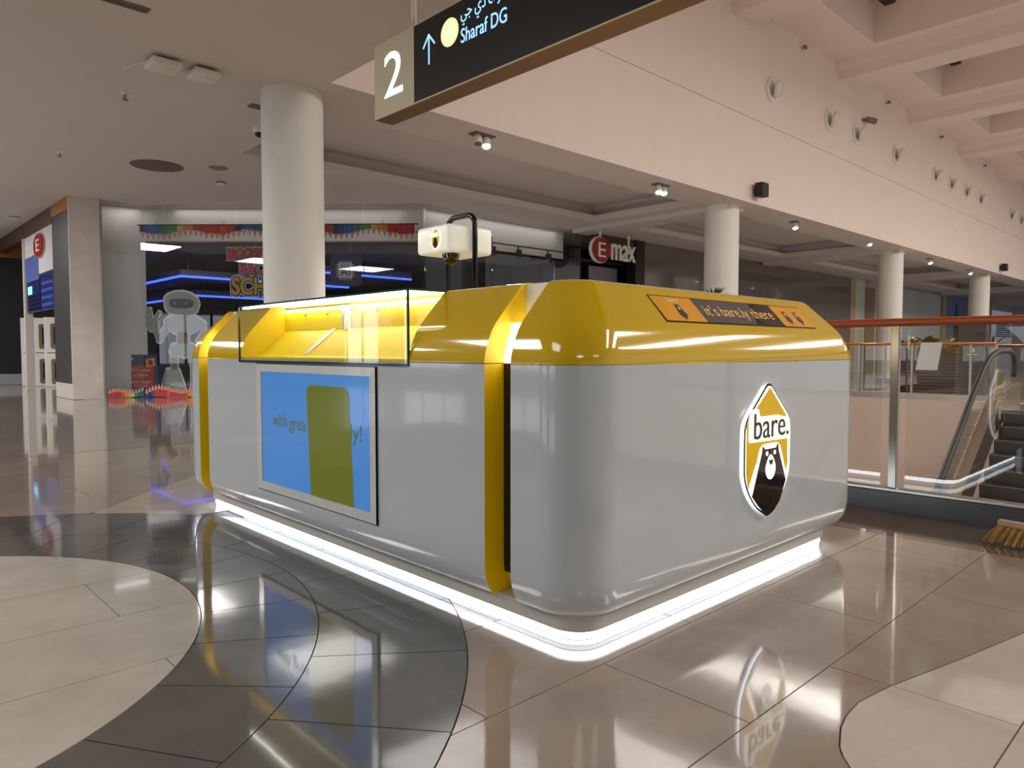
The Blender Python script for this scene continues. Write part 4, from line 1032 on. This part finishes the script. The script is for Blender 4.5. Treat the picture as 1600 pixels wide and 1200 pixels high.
text('sign_letters', 'max', (3.752, 21.9, 3.38), (0, -1, 0), (0, 0, 1), .95, .30, M_WPLAST, ws, .02)
wb = struct(mk('wall_black', gbox((-12, 26.4, .33), (5.35, 26.6, 3.85)), mat('black_wall', (26, 24, 26), .6)))
mk('skirting', gbox((-12, 26.36, 0), (5.35, 26.6, .33)), mat('skirting_grey', (150, 150, 156), .6), wb); mk('top_trim', gbox((-12, 26.36, 3.85), (5.35, 26.6, H)), mat('ochre_dark', (150, 92, 30), .5), wb)
GL = ['leftmost white security gate with two bronze plates', 'middle white security gate with two bronze plates', 'right white security gate beside the charcoal panel']
M_BRZ = mat('bronze_plate', (150, 132, 110), .35, metal=.5)
for (x, y), lb in zip(((4.12, 25.2), (4.36, 24.9), (4.52, 24.2)), GL):
    e = empty('security_gate', (x, y, 0), lb, 'security gate', 'white gates at the shop entrance')
    mk('gate_panel', gbox((x-.02, y-.05, 0), (x+.46, y+.05, 2.0)), M_WPLAST, e, bevel=.008)
    for z in (.08, 1.10):
        mk('plate', gprism(rrect(x+.12, z, x+.44, z+.72, .05), (0, y-.052, 0), (1, 0, 0), (0, 0, 1), (0, -.02, 0)), M_BRZ, e)
        mk('plate_mark', gprism([(x+.2, z+.12), (x+.42, z+.12), (x+.42, z+.36), (x+.33, z+.36), (x+.33, z+.25), (x+.27, z+.25), (x+.27, z+.52), (x+.42, z+.52), (x+.42, z+.62), (x+.2, z+.62)], (0, y-.072, 0), (1, 0, 0), (0, 0, 1), (0, -.008, 0)), M_BLACK, e)
    mk('seam', gbox((x+.03, y-.054, .97), (x+.4, y-.05, .99)), M_BLACK, e)

# ================================================================== ENTRANCE WITH THE HANGING SIGN AND GREY GLASS WALL
em = empty('entrance_sign', (15.6, 12.2, 3.3), 'hanging shop sign with a red disc followed by white letters', 'sign')
YE = 12.2
mk('disc', gprism(ell(14.87, 3.70, .37, .33, 36), (0, YE, 0), (1, 0, 0), (0, 0, 1), (0, .05, 0)), M_RED, em)
mk('disc_rim', gprism(ell(14.84, 3.70, .40, .35, 36), (0, YE+.02, 0), (1, 0, 0), (0, 0, 1), (0, .06, 0)), M_WPLAST, em)
text('letter_e', 'E', (14.73, YE-.002, 3.51), (1, 0, 0), (0, 0, 1), .31, .38, M_WPLAST, em, .01)
text('sign_letters', 'max', (15.28, YE+.03, 3.47), (1, 0, 0), (0, 0, 1), 1.05, .44, M_WPLAST, em, .05)
mk('sign_bar', gbox((14.9, YE+.05, 3.66), (16.25, YE+.07, 3.72)), M_STEEL, em)
for x in (14.87, 16.1): mk('hanger_rod', gtube([(x, YE+.06, 3.7), (x, YE+.06, H-.1)], .03, 8), M_WPLAST, em)
ent = struct(mk('wall_entrance', join(gbox((17.35, 12.95, 0), (17.8, 13.3, H))), M_BLACK))
mk('entrance_head', gbox((14.95, 13.0, 3.98), (17.35, 13.2, H)), mat('head_brown', (66, 50, 42), .5), ent)
mk('entrance_back', gbox((14.95, 16.0, 0), (17.8, 16.1, 4.0)), M_BLACK, ent)
mk('poster_grey', gbox((16.0, 13.6, 2.3), (17.3, 13.63, 3.5)), mat('poster_grey', (130, 130, 138), .5), ent)
ex = empty('exit_sign', (13.5, 13.9, 2.0), 'small lit green and blue exit sign behind the shop glass', 'sign')
mk('exit_box', gbox((14.2, 13.5, 2.48), (14.75, 13.58, 2.78)), mat('exit_body', (150, 200, 200), .5, emit=.3), ex); mk('exit_mark', gbox((14.3, 13.49, 2.53), (14.65, 13.5, 2.72)), mat('exit_cyan', (30, 150, 190), .5, emit=1.2), ex)
mk('exit_rod', gtube([(14.47, 13.54, 2.78), (14.47, 13.54, 3.9)], .012, 6), M_STEEL, ex)
gw = struct(mk('wall_grey', gbox((17.8, 13.06, 0), (33.4, 13.3, H)), mat('grey_backing', (118, 112, 108), .7)))
gm = mat('grey_glass_panel', (112, 106, 103), .12, coat=.6, noise=.06, nscale=.6)
for k in range(6): mk('glass_panel', gbox((17.8+2.6*k+.008, 13.03, .05), (17.8+2.6*(k+1)-.008, 13.06, H-.02)), gm, gw)
# shops further off
fr = struct(mk('wall_shops', gbox((33.4, 13.2, 0), (64, 13.4, H)), mat('shop_pale', (188, 190, 186), .6)))
mk('pilaster', gbox((33.4, 13.0, 0), (33.95, 13.2, H)), mat('beige_pilaster', (178, 158, 134), .5), fr)
mk('pale_panel', gbox((33.95, 13.1, 0), (35.3, 13.2, H)), mat('mint_white', (200, 208, 202), .5), fr)
mk('brown_panel', gbox((35.3, 13.05, 0), (36.4, 13.2, H-.3)), mat('taupe', (140, 120, 96), .5), fr)
mk('hoarding', gbox((38.5, 13.1, 0), (46.6, 13.2, H-.05)), mat('hoarding_blue', (184, 196, 206), .5, noise=.08, nscale=.4), fr)
mk('pilaster', gbox((46.7, 13.0, 0), (47.3, 13.2, H)), MATS['beige_pilaster'], fr)
mk('poster', gbox((47.4, 13.1, 0), (52, 13.2, H-.05)), mat('poster_sky', (104, 130, 172), .5), fr)
mk('poster_tower', gprism([(48.9, 1.2), (50.3, 1.2), (49.9, 3.2), (49.65, 3.9), (49.4, 3.2)], (0, 13.1, 0), (1, 0, 0), (0, 0, 1), (0, -.03, 0)), mat('tower_grey', (62, 66, 84), .5), fr)
mk('pilaster', gbox((56.6, 13.0, 0), (57.3, 13.2, H)), MATS['beige_pilaster'], fr)
mk('lit_window', gbox((57.6, 13.1, 0), (63.5, 13.2, 3.8)), mat('shop_lit_blue', (176, 186, 214), .5, emit=.25), fr)
for k in range(8): mk('louvre', gbox((59, 13.05, 2.0+.14*k), (63, 13.1, 2.08+.14*k)), M_BLACK, fr)
# planter with plants, pylon
pl = empty('planter', (18.6, 5.6, 0), 'dark slatted wooden planter with leafy plants behind the far railing', 'planter')
mk('planter_box', gbox((18.3, 4.88, 0), (19.0, 6.14, 1.12)), mat('planter_dark', (46, 32, 26), .6), pl)
for k in range(15):
    mk('slat', gbox((18.25, 4.85, .03+.073*k), (18.3, 6.17, .078+.073*k)), M_SLATW, pl); mk('slat', gbox((18.3, 4.83, .03+.073*k), (19.0, 4.88, .078+.073*k)), M_SLATW, pl)
def leaf(parent, b, d, ln, wd, droop, m=M_LEAF):
    b, d = Vector(b), Vector(d).normalized(); sd = d.cross(Vector((0, 0, 1))); sd = sd.normalized() if sd.length > .01 else Vector((1, 0, 0))
    P = []; n = 5
    for k in range(n+1):
        t = k/n; c = b + d*ln*t + Vector((0, 0, -droop*ln*t*t)); w_ = wd*math.sin(PI*min(.98, .12+.86*t))
        P.append((c - sd*w_, c + Vector((0, 0, .15*w_)), c + sd*w_))
    V = [p for r in P for p in r]; Fc = []
    for k in range(n): Fc += [(3*k, 3*k+1, 3*k+4, 3*k+3), (3*k+1, 3*k+2, 3*k+5, 3*k+4)]
    mk('leaf', (V, Fc), m, parent, smooth=True, fix=False)
M_LEAFY = mat('leaf_yellow', (176, 150, 40), .5, noise=.2)
for k in range(22):
    a = random.uniform(0, 2*PI); y = random.uniform(5.0, 6.05)
    leaf(pl, (18.65+random.uniform(-.2, .2), y, 1.1), (math.cos(a)*.7, math.sin(a)*.7, 1.0), random.uniform(.4, .62), random.uniform(.05, .10), .35, M_LEAFY if 5.6 < y < 5.8 else M_LEAF)
py_ = empty('sign_pylon', (18.0, 4.4, 0), 'dark grey freestanding pylon with a faint white emblem by the escalator', 'pylon')
mk('pylon_body', gbox((17.9, 4.16, .0), (18.2, 4.64, 1.66)), mat('pylon_dark', (58, 56, 56), .35), py_, bevel=.01)
mk('pylon_mark', gprism(rrect(4.36, 1.0, 4.44, 1.1, .03), (17.9, 0, 0), (0, 1, 0), (0, 0, 1), (-.003, 0, 0)), M_OFFW, py_)
mk('pylon_mark', gbox((17.897, 4.3, .95), (17.9, 4.5, .965)), M_OFFW, py_)
def palm(x, y, h, lab, n=16, sp=.8):
    e = empty('potted_palm', (x, y, 0), lab, 'plant')
    o = mk('pot', glathe([(.2, 0), (.26, .5), (.28, .52), (.25, .52), (.24, .46), (0, .46)], (x, y, 0), n=24), M_SLATW, e); sharp(o)
    mk('stem', gtube([(x, y, .45), (x+.03, y, h*.5), (x, y+.02, h-.55)], [.04, .03, .02], 8), MATS['broom_wood'], e)
    for k in range(n):
        a = 2*PI*k/n + random.uniform(-.2, .2)
        leaf(e, (x, y+.02, h-.6), (math.cos(a)*sp, math.sin(a)*sp, random.uniform(.7, 1.6)), random.uniform(.5, .75), .03, .3)
palm(13.4, 8.0, 2.62, 'potted palm whose leaf tips show above the yellow kiosk top')
palm(20.4, 5.36, 1.72, 'spiky potted palm beside the dark pylon', 14, 1.2)
palm(20.4, 4.58, 1.70, 'spiky potted palm right of the dark pylon', 14, 1.2)
